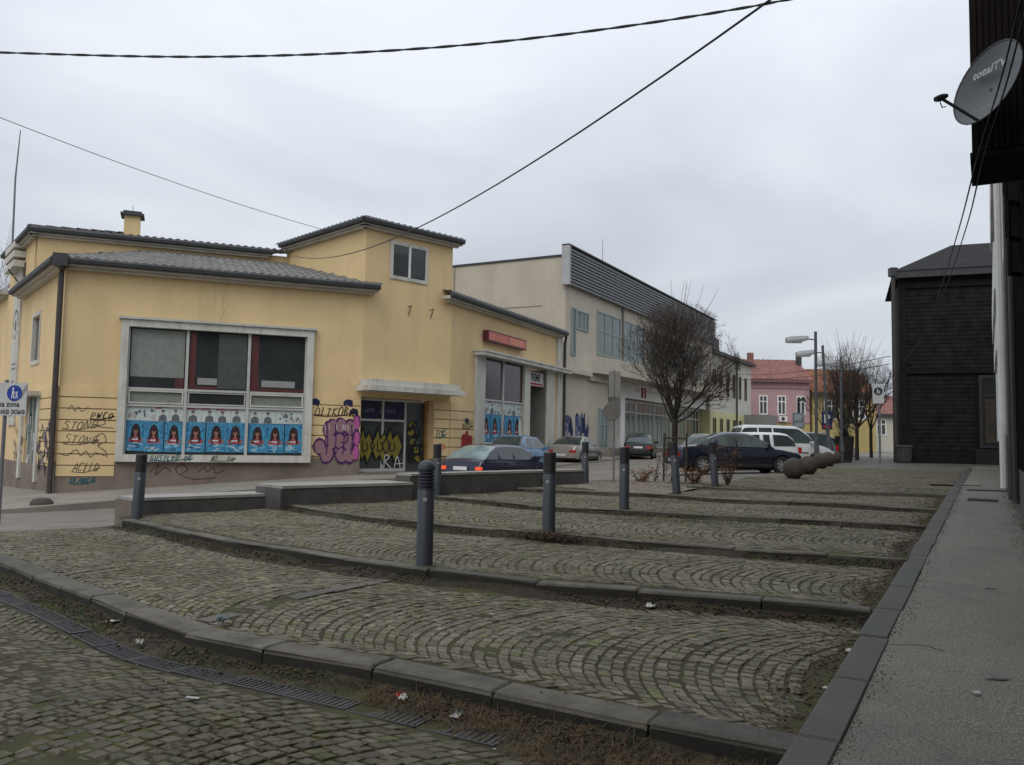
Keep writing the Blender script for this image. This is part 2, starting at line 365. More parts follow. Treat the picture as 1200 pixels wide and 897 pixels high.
CP = np.array([(-7.4, 12.1, .14), (-6.4, 13.1, .14), (-12, 8, .12), (-13, 21.8, -.52), (-9.5, 22, -.46), (-15.3, 27.9, -.53), (-25, 25, -.75), (-20, 15, -.2), (-30, 40, -.9),
   (-5.5, 29.5, .05), (-2, 27, .03), (.5, 28.5, .09), (-.5, 24.5, .03), (-4.5, 19, -.12), (1, 35, .30), (3.9, 43, .46), (4.5, 46, .52), (8, 49.5, .68), (2.3, 23.3, .46), (.3, 22.6, .2), (5, 23.6, .54), (6.5, 27, .60), (9, 29, .645),
   (11, 34, .66), (14, 42, .72), (20, 60, .82), (30, 95, .95), (18, 75, .85), (60, 80, 1), (-20, 90, .2), (40, 120, 1), (80, 40, 1), (25, 50, .86), (-60, 60, -1), (-60, 10, -.6)], float)
def _phi(r): return np.where(r > 1e-9, r, 0)
_d = np.linalg.norm(CP[:, None, :2] - CP[None, :, :2], axis=2)
_A = np.zeros((len(CP) + 3,) * 2); _A[:len(CP), :len(CP)] = _phi(_d); _A[:len(CP), len(CP):] = np.c_[np.ones(len(CP)), CP[:, :2]]; _A[len(CP):, :len(CP)] = _A[:len(CP), len(CP):].T
_w = np.linalg.solve(_A, np.r_[CP[:, 2], 0, 0, 0])
def zroad(x, y):
    r = np.linalg.norm(CP[:, :2] - np.array([x, y]), axis=1)
    return float(np.clip(_w[:len(CP)] @ _phi(r) + _w[-3] + _w[-2] * x + _w[-1] * y, -1.3, 1.3))
def under(x, y):
    u, v = UV(x, y)
    if v < 8.12: return u > left(v) + .25 or v < rk(1, u) - .3
    if v < 21.6: return u > left(v) + .3 if v > 20 or True else False
    return u > -5.6
xs = [-700, -300, -150, -80] + [-50 + i * 1.0 for i in range(121)] + [90, 160, 300, 700]
ys = [-300, -100, -40] + [-16 + i * 1.0 for i in range(137)] + [140, 180, 300, 800]
mb = MB(); nx = len(xs)
for y in ys:
    for x in xs: mb.v.append((x, y, zroad(max(-60, min(70, x)), max(-16, min(120, y))) - (1.0 if under(x, y) else 0)))
for j in range(len(ys) - 1):
    for i in range(nx - 1): mb.f.append((j * nx + i, j * nx + i + 1, (j + 1) * nx + i + 1, (j + 1) * nx + i)); mb.m.append(0); mb.tone.append(1.0)
struct(mb.build('ground', ASPH, smooth=True))

# terrace beds
def terr_uv(k, a, b):
    """a: 0 left .. 1 kerb, b: 0 front step .. 1 next step"""
    uL = -9.0
    for _ in range(4):
        v0 = rk(k, uL); v1 = rk(k + 1, uL) if k < 6 else 60; uL = left(v0 + (v1 - v0) * b)
    u = uL + (UK + .02 - uL) * a
    v0, v1 = rk(k, u), rk(k + 1, u)
    return u, v0 + (v1 - v0) * b
beds = {}
for k in range(1, 6):
    mb = MB(); na, nb_ = 40, 14
    for j in range(nb_ + 1):
        for i in range(na + 1):
            b = j / nb_ * 1.0
            u, v = terr_uv(k, i / na, b)
            if k == 1 and False: pass
            x, y = W(u, v); mb.v.append((x, y, ZT[k] + und(x, y) - .008 + .004 * math.sin(7 * x) * math.sin(6 * y)))
    for j in range(nb_):
        for i in range(na): mb.add([], []); q = j * (na + 1) + i; mb.f.append((q, q + 1, q + na + 2, q + na + 1)); mb.m.append(0); mb.tone.append(1.0)
    beds[k] = struct(mb.build('cobbled_terrace', BED, smooth=True))
# T1 also runs on to the left street edge, T0 is the cobbled street in front
mb = MB(); na, nb_ = 60, 16
for j in range(nb_ + 1):
    for i in range(na + 1):
        u = -26 + (UK + .02 + 26) * i / na; v = -14 + (rk(1, u) + .05 + 14) * (j / nb_) ** .6
        x, y = W(u, v); mb.v.append((x, y, ZT[0] + und(x, y) - .009))
for j in range(nb_):
    for i in range(na): q = j * (na + 1) + i; mb.f.append((q, q + 1, q + na + 2, q + na + 1)); mb.m.append(0); mb.tone.append(1.0)
beds[0] = struct(mb.build('cobbled_street', BED, smooth=True))

# the upper plaza: cobbles too small to tell apart, so relief comes from the material
m = mat('far cobbles', (.135, .127, .108), .55, .35, 2.2, spec=.4, dirt=(.07, .075, .04), dscale=.7, damt=.4)
t = m.node_tree; bs = t.nodes['Principled BSDF']; g = t.nodes.new('ShaderNodeNewGeometry')
mp = t.nodes.new('ShaderNodeMapping'); mp.inputs['Rotation'].default_value = (0, 0, R(30)); mp.inputs['Scale'].default_value = (1, 1, .0); t.links.new(g.outputs['Position'], mp.inputs['Vector'])
vo = t.nodes.new('ShaderNodeTexVoronoi'); vo.inputs['Scale'].default_value = 6.5; vo.inputs['Randomness'].default_value = .55; vo.feature = 'DISTANCE_TO_EDGE'; t.links.new(mp.outputs[0], vo.inputs['Vector'])
mr = t.nodes.new('ShaderNodeMapRange'); mr.inputs['From Max'].default_value = .16; t.links.new(vo.outputs['Distance'], mr.inputs['Value'])
old = bs.inputs['Base Color'].links[0].from_socket
mm = t.nodes.new('ShaderNodeMix'); mm.data_type = 'RGBA'; mm.inputs['A'].default_value = (.035, .036, .02, 1); t.links.new(mr.outputs[0], mm.inputs['Factor']); t.links.new(old, mm.inputs['B']); t.links.new(mm.outputs['Result'], bs.inputs['Base Color'])
bp = t.nodes.new('ShaderNodeBump'); bp.inputs['Distance'].default_value = .02; bp.inputs['Strength'].default_value = .5; t.links.new(mr.outputs[0], bp.inputs['Height']); t.links.new(bp.outputs[0], bs.inputs['Normal'])
mb = MB(); nv = 40
def t6left(v): return float(np.interp(v, [19.8, 22, 30, 60], [-6.2, -6.3, -6.6, -8.0]))
def t6right(v): return UK + .02 if v < 39 else float(np.interp(v, [39, 40.5, 70], [UK + .02, 14, 14]))
for j in range(nv + 1):
    for i in range(21):
        b = (j / nv) ** 1.4
        u = t6left(20) + (UK + .02 - t6left(20)) * i / 20; v0 = rk(6, u) + .12
        v = v0 + (62 - v0) * b; u = t6left(v) + (t6right(v) - t6left(v)) * i / 20
        x, y = W(u, v); mb.v.append((x, y, zplaza(v) + und(x, y) * .5))
for j in range(nv):
    for i in range(20): q = j * 21 + i; mb.f.append((q, q + 1, q + 22, q + 21)); mb.m.append(0); mb.tone.append(1.0)
struct(mb.build('plaza_paving', m, smooth=True))

# ------------------------------------------------------------------ cobbles in arcs
fwd = V((0, math.cos(R(4)), math.sin(R(4))))
def depth_ok(x, y, z, pad=1.6):
    """stones a walker beside the camera could see; the rest of the sheet is bare bed"""
    return y > 1.6 and abs(x) < y * .66 + pad
def stone(cs, z0, tone, h=.022):
    """cs: 4 corner xy; returns verts/faces of a domed sett"""
    c = V((sum(p[0] for p in cs) / 4, sum(p[1] for p in cs) / 4))
    tl = (random.gauss(0, .022), random.gauss(0, .022)); dz = random.gauss(-.001, .0022)
    vs = []
    for f, hh in ((1.0, -.012), (.99, h * .80), (.90, h)):
        for p in cs:
            d = V(p) - c; q = c + d * f
            vs.append((q.x, q.y, z0 - .022 + hh + dz + (d.x * tl[0] + d.y * tl[1]) * f))
    fs = [(8, 9, 10, 11)]
    for r in (0, 4):
        for i in range(4): j = (i + 1) % 4; fs.append((r + i, r + j, r + 4 + j, r + 4 + i))
    return vs, fs
def tone():
    b = random.gauss(1.0, .21); b = max(.5, min(1.6, b))
    w_ = random.uniform(-.03, .06)
    if random.random() < .07: return (b * .82, b * .92, b * .55)
    return (b * (1 + w_), b, b * (1 - w_))
def arcs(k, u0, u1, vc, wd, du=.094, flip=False, keep=None, bare=.012):
    rr = wd / math.sqrt(2) * 1.02
    out = []
    nst = int(round(rr * math.pi / 2 / .093))
    nco = int((u1 - u0) / du) + 8
    for j in range(-8, nco):
        sh_ = random.uniform(-.5, .5); ju = random.gauss(0, .007); wob = random.uniform(0, 6)
        ths = [-math.pi / 4 + (math.pi / 2) * (i + (sh_ + random.uniform(-.22, .22)) * (0 < i < nst)) / nst for i in range(nst + 1)]
        for i in range(nst):
            cs = []
            g1, g2 = random.uniform(.010, .022), random.uniform(.009, .019)
            for (th, e, sg) in ((ths[i], 0, 1), (ths[i], 1, 1), (ths[i + 1], 1, -1), (ths[i + 1], 0, -1)):
                th2 = th + sg * g1 / rr * .6
                uu = u0 + (j + e) * du + (g2 if e == 0 else -g2) * .6 + random.gauss(0, .0055) + ju + .008 * math.sin(th * 5 + j * .5)
                vv = vc + rr * math.sin(th2); uu2 = uu + rr * (1 - math.cos(th2))
                cs.append((uu2, vv))
            cu_ = sum(c[0] for c in cs) / 4; cv = sum(c[1] for c in cs) / 4
            if keep and not keep(cu_, cv): continue
            if random.random() < bare: continue
            ws = [W(*c) for c in cs]
            x, y = W(cu_, cv)
            if not depth_ok(x, y, 0): continue
            # counter-clockwise order
            a2 = sum(ws[q][0] * ws[(q + 1) % 4][1] - ws[(q + 1) % 4][0] * ws[q][1] for q in range(4))
            if a2 < 0: ws = ws[::-1]
            out.append((x * x + y * y, ws, ZT[k] + und(x, y)))
    return out
def patchy(u, v, f=1.0):
    return math.sin(u * 2.1 * f + 1.3 * math.sin(v * 1.7)) * math.sin(v * 2.6 * f + 1.1 * math.sin(u * 1.3 + 2)) 
def keep_t(k):
    def f(u, v):
        if u > UK - .06 or u < left(v) + .1 - (.0): return False
        a = v - rk(k, u); b = rk(k + 1, u) - v
        if a < .27 or b < .07: return False
        if k == 1 and -5.52 < u < -5.28 and v < 6.9: return False
        edge = (.20 + .16 * patchy(u * .7, v)) if k < 5 else .12
        if b < edge: return False                         # dirt gathers at the foot of the next step
        if UK - u < .13 + .12 * patchy(v, u * .3): return False
        return True
    return f
def keep0(u, v):
    if u > UK - .1 or v > rk(1, u) - .1: return False
    dv_ = rk(1, u) - .34
    if u < -2.0 and v > dv_ - .14: return False
    if u >= -2.0 and v > dv_ - .05 - .3 * max(0, min(1, (u + 2.4) / 1.2)) + .1 * patchy(u * 2, v): return False
    return True
ALLC = {}
pav = bpy.data.objects['plaza_paving']
def keep6(u, v): return u < UK - .05 and u > t6left(v) + .1 and v > rk(6, u) + .24
far_ = sum((arcs(6, -9, 0, vc, 2.3, keep=keep6) for vc in (19.4, 21.7, 24.0, 26.3, 28.6, 30.9, 33.2, 35.5)), [])
rest = MB()
for d, ws, z in far_:
    x, y = ws[0]; zz = zplaza(UV(x, y)[1]) + und(x, y) * .5 + .014
    vs, fs = stone(ws, zz, None, .022); rest.t = tone(); rest.add(vs, fs)
o = rest.build('cobbles', COB, pav, tone=True); o['kind'] = 'stuff'
ALLC[0] = sum((arcs(0, -14, 0, vc, 2.4, .098, keep=keep0) for vc in (.2, 2.6, 5.0, 7.4)), [])
for k, vcs in ((1, (3.4, 5.72, 8.04)), (2, (6.4, 8.62, 10.84)), (3, (9.6, 11.9, 14.2)), (4, (13.2, 15.5, 17.8)), (5, (16.4, 18.6, 20.8))):
    kk = keep_t(k) if k < 5 else (lambda u, v, f=keep_t(5): f(u, v) and (u > -6.1))
    ALLC[k] = sum((arcs(k, -14.5, 0, vc, 2.3, keep=kk) for vc in vcs), [])
def in_frame(ws, z):
    x = sum(p[0] for p in ws) / 4; y = sum(p[1] for p in ws) / 4
    dx = x; dz_ = z - CAM_H; dpt = y * fwd.y + dz_ * fwd.z; up_ = -y * fwd.z + dz_ * fwd.y
    return abs(dx / dpt) < .62 and up_ / dpt > -.455
for k, lst in ALLC.items():
    lst.sort(key=lambda a: a[0])
    n = 0; rest = MB()
    lim = {0: 300, 1: 300, 2: 250}.get(k, 0)
    for d, ws, z in lst:
        vs, fs = stone(ws, z, None, random.uniform(.019, .023))
        if n < lim and in_frame(ws, z):
            sb = MB(); sb.t = tone() if k else tuple(c_ * .68 for c_ in tone())
            c = V((vs[8][0] + vs[10][0], vs[8][1] + vs[10][1], 2 * z)) / 2
            sb.add([V(v_) - c for v_ in vs], fs)
            o = sb.build('cobble', COB, beds[k]); o.location = c; n += 1
        else:
            rest.t = tone() if k else tuple(c_ * .68 for c_ in tone()); rest.add(vs, fs)
    o = rest.build('cobbles', COB, beds[k], tone=True); o['kind'] = 'stuff'

# ------------------------------------------------------------------ kerb stones
def kstone(name, p0, p1, wd, z0, z1a, z1b, m, parent, rnd=.025, side=1, grime_shade=False):
    """bevelled kerb stone from p0 to p1 (front edge, uv), going back by wd"""
    a, b = V(W(*p0)), V(W(*p1)); d = (b - a); L = d.length; d.normalize(); n = V((-d.y, d.x)) * side
    jt = [random.gauss(0, .0055 if grime_shade else .004) for _ in range(6)]
    a = a + n * jt[0]; b = b + n * jt[1]
    vs = []; g = .006
    e0, e1 = a + d * g, b - d * g
    prof = [(0, z0), (0, -rnd * 1.1), (rnd * .35, -rnd * .3), (rnd * 1.2, 0), (wd - rnd * .5, .0), (wd, -rnd * .5), (wd, z0)]
    for q, (e, zz) in enumerate(((e0, z1a + jt[2]), (e0 + d * .012, z1a + jt[2]), (e1 - d * .012, z1b + jt[3]), (e1, z1b + jt[3]))):
        for i, (t_, h) in enumerate(prof):
            p = e + n * t_
            z = h if h == z0 else zz + h - (.010 if q in (0, 3) else 0)
            vs.append((p.x, p.y, z))
    fs = []; m_ = len(prof)
    for q in range(3):
        for i in range(m_ - 1): fs.append((q * m_ + i, (q + 1) * m_ + i, (q + 1) * m_ + i + 1, q * m_ + i + 1))
    fs += [tuple(range(m_)), tuple(3 * m_ + i for i in range(m_ - 1, -1, -1))]
    if side < 0: fs = [f[::-1] for f in fs]
    k = MB(); b_ = max(.6, random.gauss(1, .2 if grime_shade else .1)); k.t = (b_, b_ * random.uniform(.97, 1.03), b_ * random.uniform(.94, 1.02)); k.add(vs, fs)
    if grime_shade: k.m = [1 if i % (m_ - 1) == 0 and i < 3 * (m_ - 1) else 0 for i in range(len(fs))]
    return k.build(name, [m, KERB_F] if grime_shade else m, parent, tone=True)
for k in range(1, 7):
    st = bpy.data.objects.new('stone_step', None); COL.objects.link(st); struct(st)
    u = UK - .01; wd = {1: .24, 2: .16}.get(k, .14)
    uend = {1: -14.2, 2: -11.9, 3: -11.3, 4: -10.4, 5: -9.6, 6: -6.5}[k]
    while u > uend:
        L = random.uniform(.62, 1.05) if k == 1 else random.uniform(.8, 1.3)
        u2 = max(u - L * .97, uend)
        zt = ZT[k] + .004
        xa, ya = W(u, rk(k, u)); xb, yb = W(u2, rk(k, u2))
        kstone('kerb_stone', (u2, rk(k, u2)), (u, rk(k, u)), wd, ZT[k - 1] - .12, zt + und(xb, yb), zt + und(xa, ya), KERB, st, rnd=.03 if k == 1 else .02, grime_shade=True)
        u = u2
for k in range(1, 7):
    mb = MB(); ue = {1: -12.5, 2: -11.6, 3: -10.9, 4: -10.1, 5: -9.4, 6: -6.3}[k]; n = 150
    for i in range(n + 1):
        u = ue + (UK - .01 - ue) * i / n; r0 = rk(k, u); wv = (.15 if k == 1 else .2) + .06 * math.sin(u * 2.3 + k) + .05 * math.sin(u * 6.1); hh = (.035 if k == 1 else .05) + .015 * math.sin(u * 3.7 + k * 2)
        for f, hz in ((0, -.016), (.35, .004), (.7, hh * .55), (1, hh)):
            x, y = W(u, r0 - wv * (1 - f) + .006); mb.v.append((x, y, ZT[k - 1] + und(x, y) + hz + .004 * math.sin(u * 17 + f * 9)))
    for i in range(n):
        for f in range(3): q = i * 4 + f; mb.f.append((q, q + 4, q + 5, q + 1)); mb.m.append(0); mb.tone.append(1.0)
    struct(mb.build('soil_bank', DIRT, smooth=True))
def bankz(k, u, v):
    wv = (.15 if k == 1 else .2) + .06 * math.sin(u * 2.3 + k) + .05 * math.sin(u * 6.1); hh = (.035 if k == 1 else .05) + .015 * math.sin(u * 3.7 + k * 2)
    f = 1 - (rk(k, u) - v) / max(wv, .02)
    return float(np.interp(f, [0, .35, .7, 1], [-.016, .004, hh * .55, hh])) if f > 0 else -.016
# flat slabs across the first terrace
u = -5.4
vv = rk(1, u) + .3
while vv < 6.75:
    L = random.uniform(.38, .6); v2 = min(vv + L, 6.85)
    k_ = MB(); k_.t = random.uniform(.85, 1.15)
    c = [W(u - .085, vv + .008), W(u + .085, vv + .008), W(u + .085, v2 - .008), W(u - .085, v2 - .008)]
    z_ = ZT[1] + und(*c[0]); k_.prism(c, z_ - .05, [z_ - .001 + random.uniform(-.002, .003) for _ in range(4)]); k_.build('paving_slab', KERB, beds[1], tone=True); vv = v2

# ------------------------------------------------------------------ sidewalk on the right with its dark kerb
UW = .45                                     # wall line
mb = MB(); nv = 60
for j in range(nv + 1):
    v = -14 + 56.5 * j / nv
    for i in range(5):
        u = UK + .19 + (UW + .35 - UK - .19) * i / 4
        x, y = W(u, v); mb.v.append((x, y, zside(v) + .4 * und(x, y) - .004))
for j in range(nv):
    for i in range(4): q = j * 5 + i; mb.f.append((q, q + 1, q + 6, q + 5)); mb.m.append(0); mb.tone.append(1.0)
side = struct(mb.build('sidewalk', SIDEW, smooth=True))
v = -6.0
kb = bpy.data.objects.new('sidewalk_kerb', None); COL.objects.link(kb); struct(kb)
while v < 39.5:
    L = random.uniform(.9, 1.15)
    kstone('kerb_stone', (UK, v + L), (UK, v), .2, zside(v) - .4, zside(v + L) + .008, zside(v) + .008, KERB_D, kb, rnd=.015)
    v += L

# ------------------------------------------------------------------ drain channel at the foot of the first step
u = -2.25; proto = None
dbar = MB().cbox(-.011, .011, -.07, .07, -.02, 0.0); me_bar = None
while u > -9.6:
    L = .5; u2 = u - L
    p0, p1 = V(W(u2, rk(1, u2) - .34)), V(W(u, rk(1, u) - .34)); d = p1 - p0; an = math.atan2(d.y, d.x); Ls = d.length
    x, y = p0; z = ZT[0] + und((p0.x + p1.x) / 2, (p0.y + p1.y) / 2) - .004
    g_ = thing('drain_grate', 'iron slotted drain grate in the channel below the first stone step', 'drain grate', (p0.x, p0.y, z), an, 'grates of the drain channel', world=False)
    fr = MB(); fr.cbox(0, Ls - .004, -.085, -.072, -.05, .003); fr.cbox(0, Ls - .004, .072, .085, -.05, .003)
    fr.cbox(0, .022, -.0715, .0715, -.03, .001); fr.cbox(Ls - .026, Ls - .004, -.0715, .0715, -.03, .001)
    fr.build('frame', GRATE, g_)
    fl = MB(); fl.quad((0, -.07, -.045), (Ls, -.07, -.045), (Ls, .07, -.045), (0, .07, -.045)); fl.build('channel_floor', mat('black sludge', (.008, .008, .007), .9), g_)
    nb2 = 11
    for i in range(nb2):
        if me_bar is None:
            o = dbar.build('bar', GRATE, g_); me_bar = o.data
        else:
            o = bpy.data.objects.new('bar', me_bar); COL.objects.link(o); o.parent = g_
        o.location = (.022 + (Ls - .048) * (i + .5) / nb2, 0, 0)
    u = u2

# ------------------------------------------------------------------ roofs
def corr_roof(fc, s0, s1, n0, z0, t0, t1, n1, z1, per=.30, amp=.028, rows=7):
    """corrugated tile slope: eave s0..s1 at (n0,z0) to t0..t1 at (n1,z1)"""
    mb = MB(); ns = int((s1 - s0) / per * 6); th = .05
    for r in range(rows + 1):
        b = r / rows
        for half in (0, 1):
            if r == rows and half: break
            bb = b if not half else b + (1 / rows) * .985
            lift = .0 if not half else -.035
            for i in range(ns + 1):
                s_ = s0 + (s1 - s0) * i / ns
                lo, hi = s0 + (t0 - s0) * bb, s1 + (t1 - s1) * bb
                sc = max(lo, min(hi, s_))
                wv = amp * math.sin(2 * math.pi * s_ / per)
                mb.v.append(tuple(fc.p(sc, n0 + (n1 - n0) * bb, z0 + (z1 - z0) * bb + wv + (lift if half else 0) + .035)))
    nr = 2 * rows
    for r in range(nr):
        for i in range(ns):
            q = r * (ns + 1) + i; f = (q, q + 1, q + ns + 2, q + ns + 1)
            mb.f.append(f); mb.m.append(0); mb.tone.append(1.0)
    # butt end of the lowest row
    n = len(mb.v)
    for i in range(ns + 1):
        p = mb.v[i]; mb.v.append((p[0], p[1], p[2] - th))
    for i in range(ns): mb.f.append((n + i, n + i + 1, i + 1, i)); mb.m.append(0); mb.tone.append(1.0)
    return mb
def eave(parent, fc, s0, s1, zs, out=.42, zt=None, soff=.13):
    """pale soffit box and dark gutter along a wall top"""
    a = MB(); fc.box(a, s0, s1, -.05, out, zs, zs + soff); a.build('soffit', SOFFIT, parent)
    k = MB(); fc.box(k, s0 + .12, s1 - .12, .003, out * .6, zs - .09, zs - .001); k.build('cornice', SOFFIT, parent)
    g = MB()
    o = [fc.p(s, n, z) for s in (s0 - .03, s1 + .03) for n, z in ((out + .002, zs + .06), (out + .07, zs + .05), (out + .13, zs + .09), (out + .15, zs + .20), (out + .10, zs + .26), (out - .1, zs + .28), (out + .002, zs + soff + .05))]
    g.add(o, [(i, (i + 1) % 7, 7 + (i + 1) % 7, 7 + i) for i in range(7)] + [tuple(range(6, -1, -1)), tuple(range(7, 14))])
    g.build('gutter', EAVE, parent)

# ------------------------------------------------------------------ yellow corner building
A = V((-15.29, 27.95)); B = V((-5.78, 31.80)); C_ = V((-2.62, 34.84)); D = V((2.73, 46.32))
dL = V((math.sin(R(-39)), math.cos(R(-39))))
FARL = A + dL * 24
F1, F2, F3 = Face(A, B), Face(B, C_), Face(C_, D)
FL = Face(FARL, A); LL = 24.0                       # along: LL - distance from A
yb = thing('corner_building', 'yellow plastered corner building with corrugated grey roofs, posters and graffiti', 'building', (A.x, A.y, -.5))
bk = V((math.sin(R(-35)), math.cos(R(-35))))
back = [D + V((-9, 3)), FARL + V((8, 5)), FARL]
def zfac(s):  # pavement height along the facade path A-B-C-D
    return float(np.interp(s, [-24, 0, 10.26, 14.6, 27.3, 60], [-.75, -.41, .22, .27, .62, .8]))
RC = .75                                           # entrance recess depth
# wall shells: plain plaster boxes behind the trim, cut round the openings
mb = MB()
def wallrects(fc, rects, mi=0, th=.3):
    for (s0, s1, z0, z1) in rects: fc.box(mb, s0, s1, -th, 0, z0, z1, mi)
wallrects(F1, [(0, 1.95, .62, 7.36), (1.95, 8.25, 5.56, 7.36), (8.25, F1.L, .8, 7.36), (1.95, 8.25, .3, .80)])
wallrects(F2, [(0, F2.L, 3.2, 9.95), (3.55, F2.L, .8, 3.2)])
wallrects(F3, [(0, 2.6, .8, 7.55), (2.6, 10.5, 5.42, 7.55), (10.5, F3.L, .6, 7.55), (7.5, 8.2, .6, 5.42)])
def lrect(d0, d1): return (LL - d1, LL - d0)
for d0, d1, z0, z1 in ((0, 3.3, .5, 7.36), (3.3, 6.3, 3.0, 4.34), (3.3, 4.2, 4.34, 7.36), (5.65, 6.3, 4.34, 7.36), (4.2, 5.65, 6.08, 7.36), (6.3, 12.5, .4, 9.6), (12.5, 24, .3, 8.0)):
    a, b = lrect(d0, d1); wallrects(FL, [(a, b, z0, z1)])
mb.build('wall', Y_WALL, yb)
mb = MB(); F1.box(mb, -.02, F1.L, -.28, .02, -1.4, .66); FL.box(mb, LL - 24, LL - .03, -.28, .02, -1.6, .42); F3.box(mb, 0, 2.2, -.28, .02, -.3, .82); F2.box(mb, 3.55, F2.L, -.28, .02, -.3, .82)
F1.box(mb, 8.40, F1.L, .0202, .024, -1.4, .83)
mb.build('plinth', PLINTH, yb)
# rusticated plaster courses
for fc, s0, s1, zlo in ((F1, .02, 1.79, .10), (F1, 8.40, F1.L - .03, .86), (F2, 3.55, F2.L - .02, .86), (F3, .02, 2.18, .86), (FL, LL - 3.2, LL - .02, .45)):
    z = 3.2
    gm = MB(); fc.box(gm, s0 + .01, s1 - .01, .001, .012, zlo, 3.19); gm.build('groove_shade_dirt', mat('painted shade and dirt in the grooves', (.27, .19, .10), .95, .3, 3), yb)  # dark strip paints the groove shadow in, along with settled dirt
    while z > zlo + .05:
        c = MB(); fc.box(c, s0, s1, 0.0012, .045, max(zlo, z - .348), z); c.build('plaster_course', Y_WALL2, yb); z -= .385
# upper storey behind and the tower
FP = A + dL * 5.9; FU = Face(FP, FP + V((math.sin(R(68)), math.cos(R(68)))) * 10.5)
mb = MB(); FU.box(mb, .0, 10.5, -.25, 0, 7.0, 9.55); 
mb.build('upper_wall', Y_WALL, yb)
FT = Face(B + V((math.sin(R(-44)), math.cos(R(-44)))) * 6.2, B)   # tower left side
FTR = Face(C_, C_ + V((math.sin(R(-44)), math.cos(R(-44)))) * 6.2)
mb = MB(); FT.box(mb, 0, 6.2, -.25, 0, 6.9, 9.95); FTR.box(mb, 0, 6.2, -.25, 0, 6.9, 9.95); mb.build('tower_wall', Y_WALL, yb)
# eaves and roofs
eave(yb, F1, -.35, 10.75, 7.26); eave(yb, F3, -.75, F3.L - .1, 7.46, out=.36); eave(yb, F2, -.3, F2.L + .3, 9.86, out=.3); eave(yb, FT, 0, 6.5, 9.86, out=.3)
eave(yb, FU, -.3, 9.0, 9.46, out=.3); eave(yb, FL, LL - 8.5, LL + .35, 7.26); eave(yb, FL, LL - 12.5, LL - 5.6, 9.46, out=.3); eave(yb, FL, LL - 24, LL - 12.6, 7.9)
part(corr_roof(F1, -.4, 10.85, .5, 7.52, 2.4, 8.4, -5.5, 9.2), 'roof', ROOF, yb)
part(corr_roof(FL, LL - 8.5, LL + .4, .5, 7.52, LL - 8.5, LL - 3.2, -3.0, 8.6), 'roof', ROOF, yb)
part(corr_roof(F3, -.8, F3.L - .05, .42, 7.74, 2.2, F3.L - 2, -5, 9.0), 'roof', ROOF, yb)
part(corr_roof(F2, -.35, F2.L + .4, .36, 10.12, 1.6, F2.L - 1.6, -2.6, 10.75), 'roof', ROOF, yb)
part(corr_roof(FT, -.4, 6.6, .36, 10.12, 2, 4.6, -2.2, 10.75), 'roof', ROOF, yb)
part(corr_roof(FU, -.35, 11, .36, 9.74, 2.6, 9.5, -4.5, 10.6), 'roof', ROOF, yb)
part(corr_roof(FL, LL - 12.6, LL - 5.6, .36, 9.74, LL - 10, LL - 8, -4, 10.6), 'roof', ROOF, yb)
# chimney
ch = MB(); FU.box(ch, 3.0, 3.62, -1.9, -1.25, 9.6, 10.95); co = ch.build('chimney', Y_WALL, yb)
c2 = MB(); FU.box(c2, 2.85, 3.77, -2.05, -1.1, 10.95, 11.05); FU.box(c2, 2.95, 3.67, -1.95, -1.2, 11.05, 11.15); c2.tube([FU.p(3.3, -1.6, 11.1), FU.p(3.3, -1.6, 11.5)], .012); c2.build('chimney_cap', EAVE, co)
# big show window
def frame_rect(fc, mb, s0, s1, z0, z1, wd, n0, n1):
    fc.box(mb, s0, s0 + wd, n0, n1, z0, z1); fc.box(mb, s1 - wd, s1, n0, n1, z0, z1); fc.box(mb, s0 + wd, s1 - wd, n0, n1, z0, z0 + wd); fc.box(mb, s0 + wd, s1 - wd, n0, n1, z1 - wd, z1)
wn = MB(); frame_rect(F1, wn, 1.80, 8.38, .66, 5.60, .25, -.12, .22); wo = wn.build('show_window', WHITE_TRIM, yb)
c = MB(); F1.box(c, 1.72, 8.48, -.02, .30, 5.602, 5.68); c.build('window_hood', ALU, wo)
c = MB()
for s in (3.97, 6.08): F1.box(c, s - .05, s + .05, -.06, .06, .912, 5.348)
for z in (3.2, 2.62): F1.box(c, 2.052, 8.128, -.05, .05, z - .04, z + .04)
F1.box(c, 2.052, 2.10, -.055, .055, .912, 5.348); F1.box(c, 8.08, 8.128, -.055, .055, .912, 5.348)
c.build('mullions', ALU, wo)
# room seen behind the three upper panes: blind, red reveals, radiators, dark interior
c = MB(); F1.box(c, 2.06, 8.12, -2.2, -2.1, .4, 5.5); c.build('room_back', mat('dark room', (.02, .02, .022), .9), wo)
cols = [(2.1, 3.92), (4.02, 6.03), (6.13, 8.08)]
for i, (a, b) in enumerate(cols):
    g_ = MB(); F1.box(g_, a, b, -.03, -.02, 3.24, 5.34); g_.build('pane', GLASS_D if i else GLASS_D, wo)
bl = MB(); F1.box(bl, 2.14, 3.88, -.018, -.012, 3.62, 5.30); bl.build('roller_blind', GLASS_B, wo)
bl = MB(); F1.box(bl, 5.02, 6.0, -.018, -.012, 3.30, 5.30); bl.build('roller_blind', mat('dim blind', (.075, .085, .082), .3, .15, 4, spec=.5), wo)
for a, b, z1 in ((4.06, 4.26, 5.3), (4.262, 5.0, 3.36), (6.16, 6.42, 5.3), (6.422, 8.04, 3.36), (3.6, 3.88, 3.60)): rv = MB(); F1.box(rv, a, b, -.018, -.013, 3.26, z1); rv.build('red_reveal', GLASS_R, wo)
for a, b in ((4.34, 5.0), (6.55, 7.75)):
    r_ = MB(); F1.box(r_, a, b, -.019, -.014, 3.42, 3.66); r_.build('radiator', mat('radiator white', (.28, .29, .28), .4, .25, 30), wo)
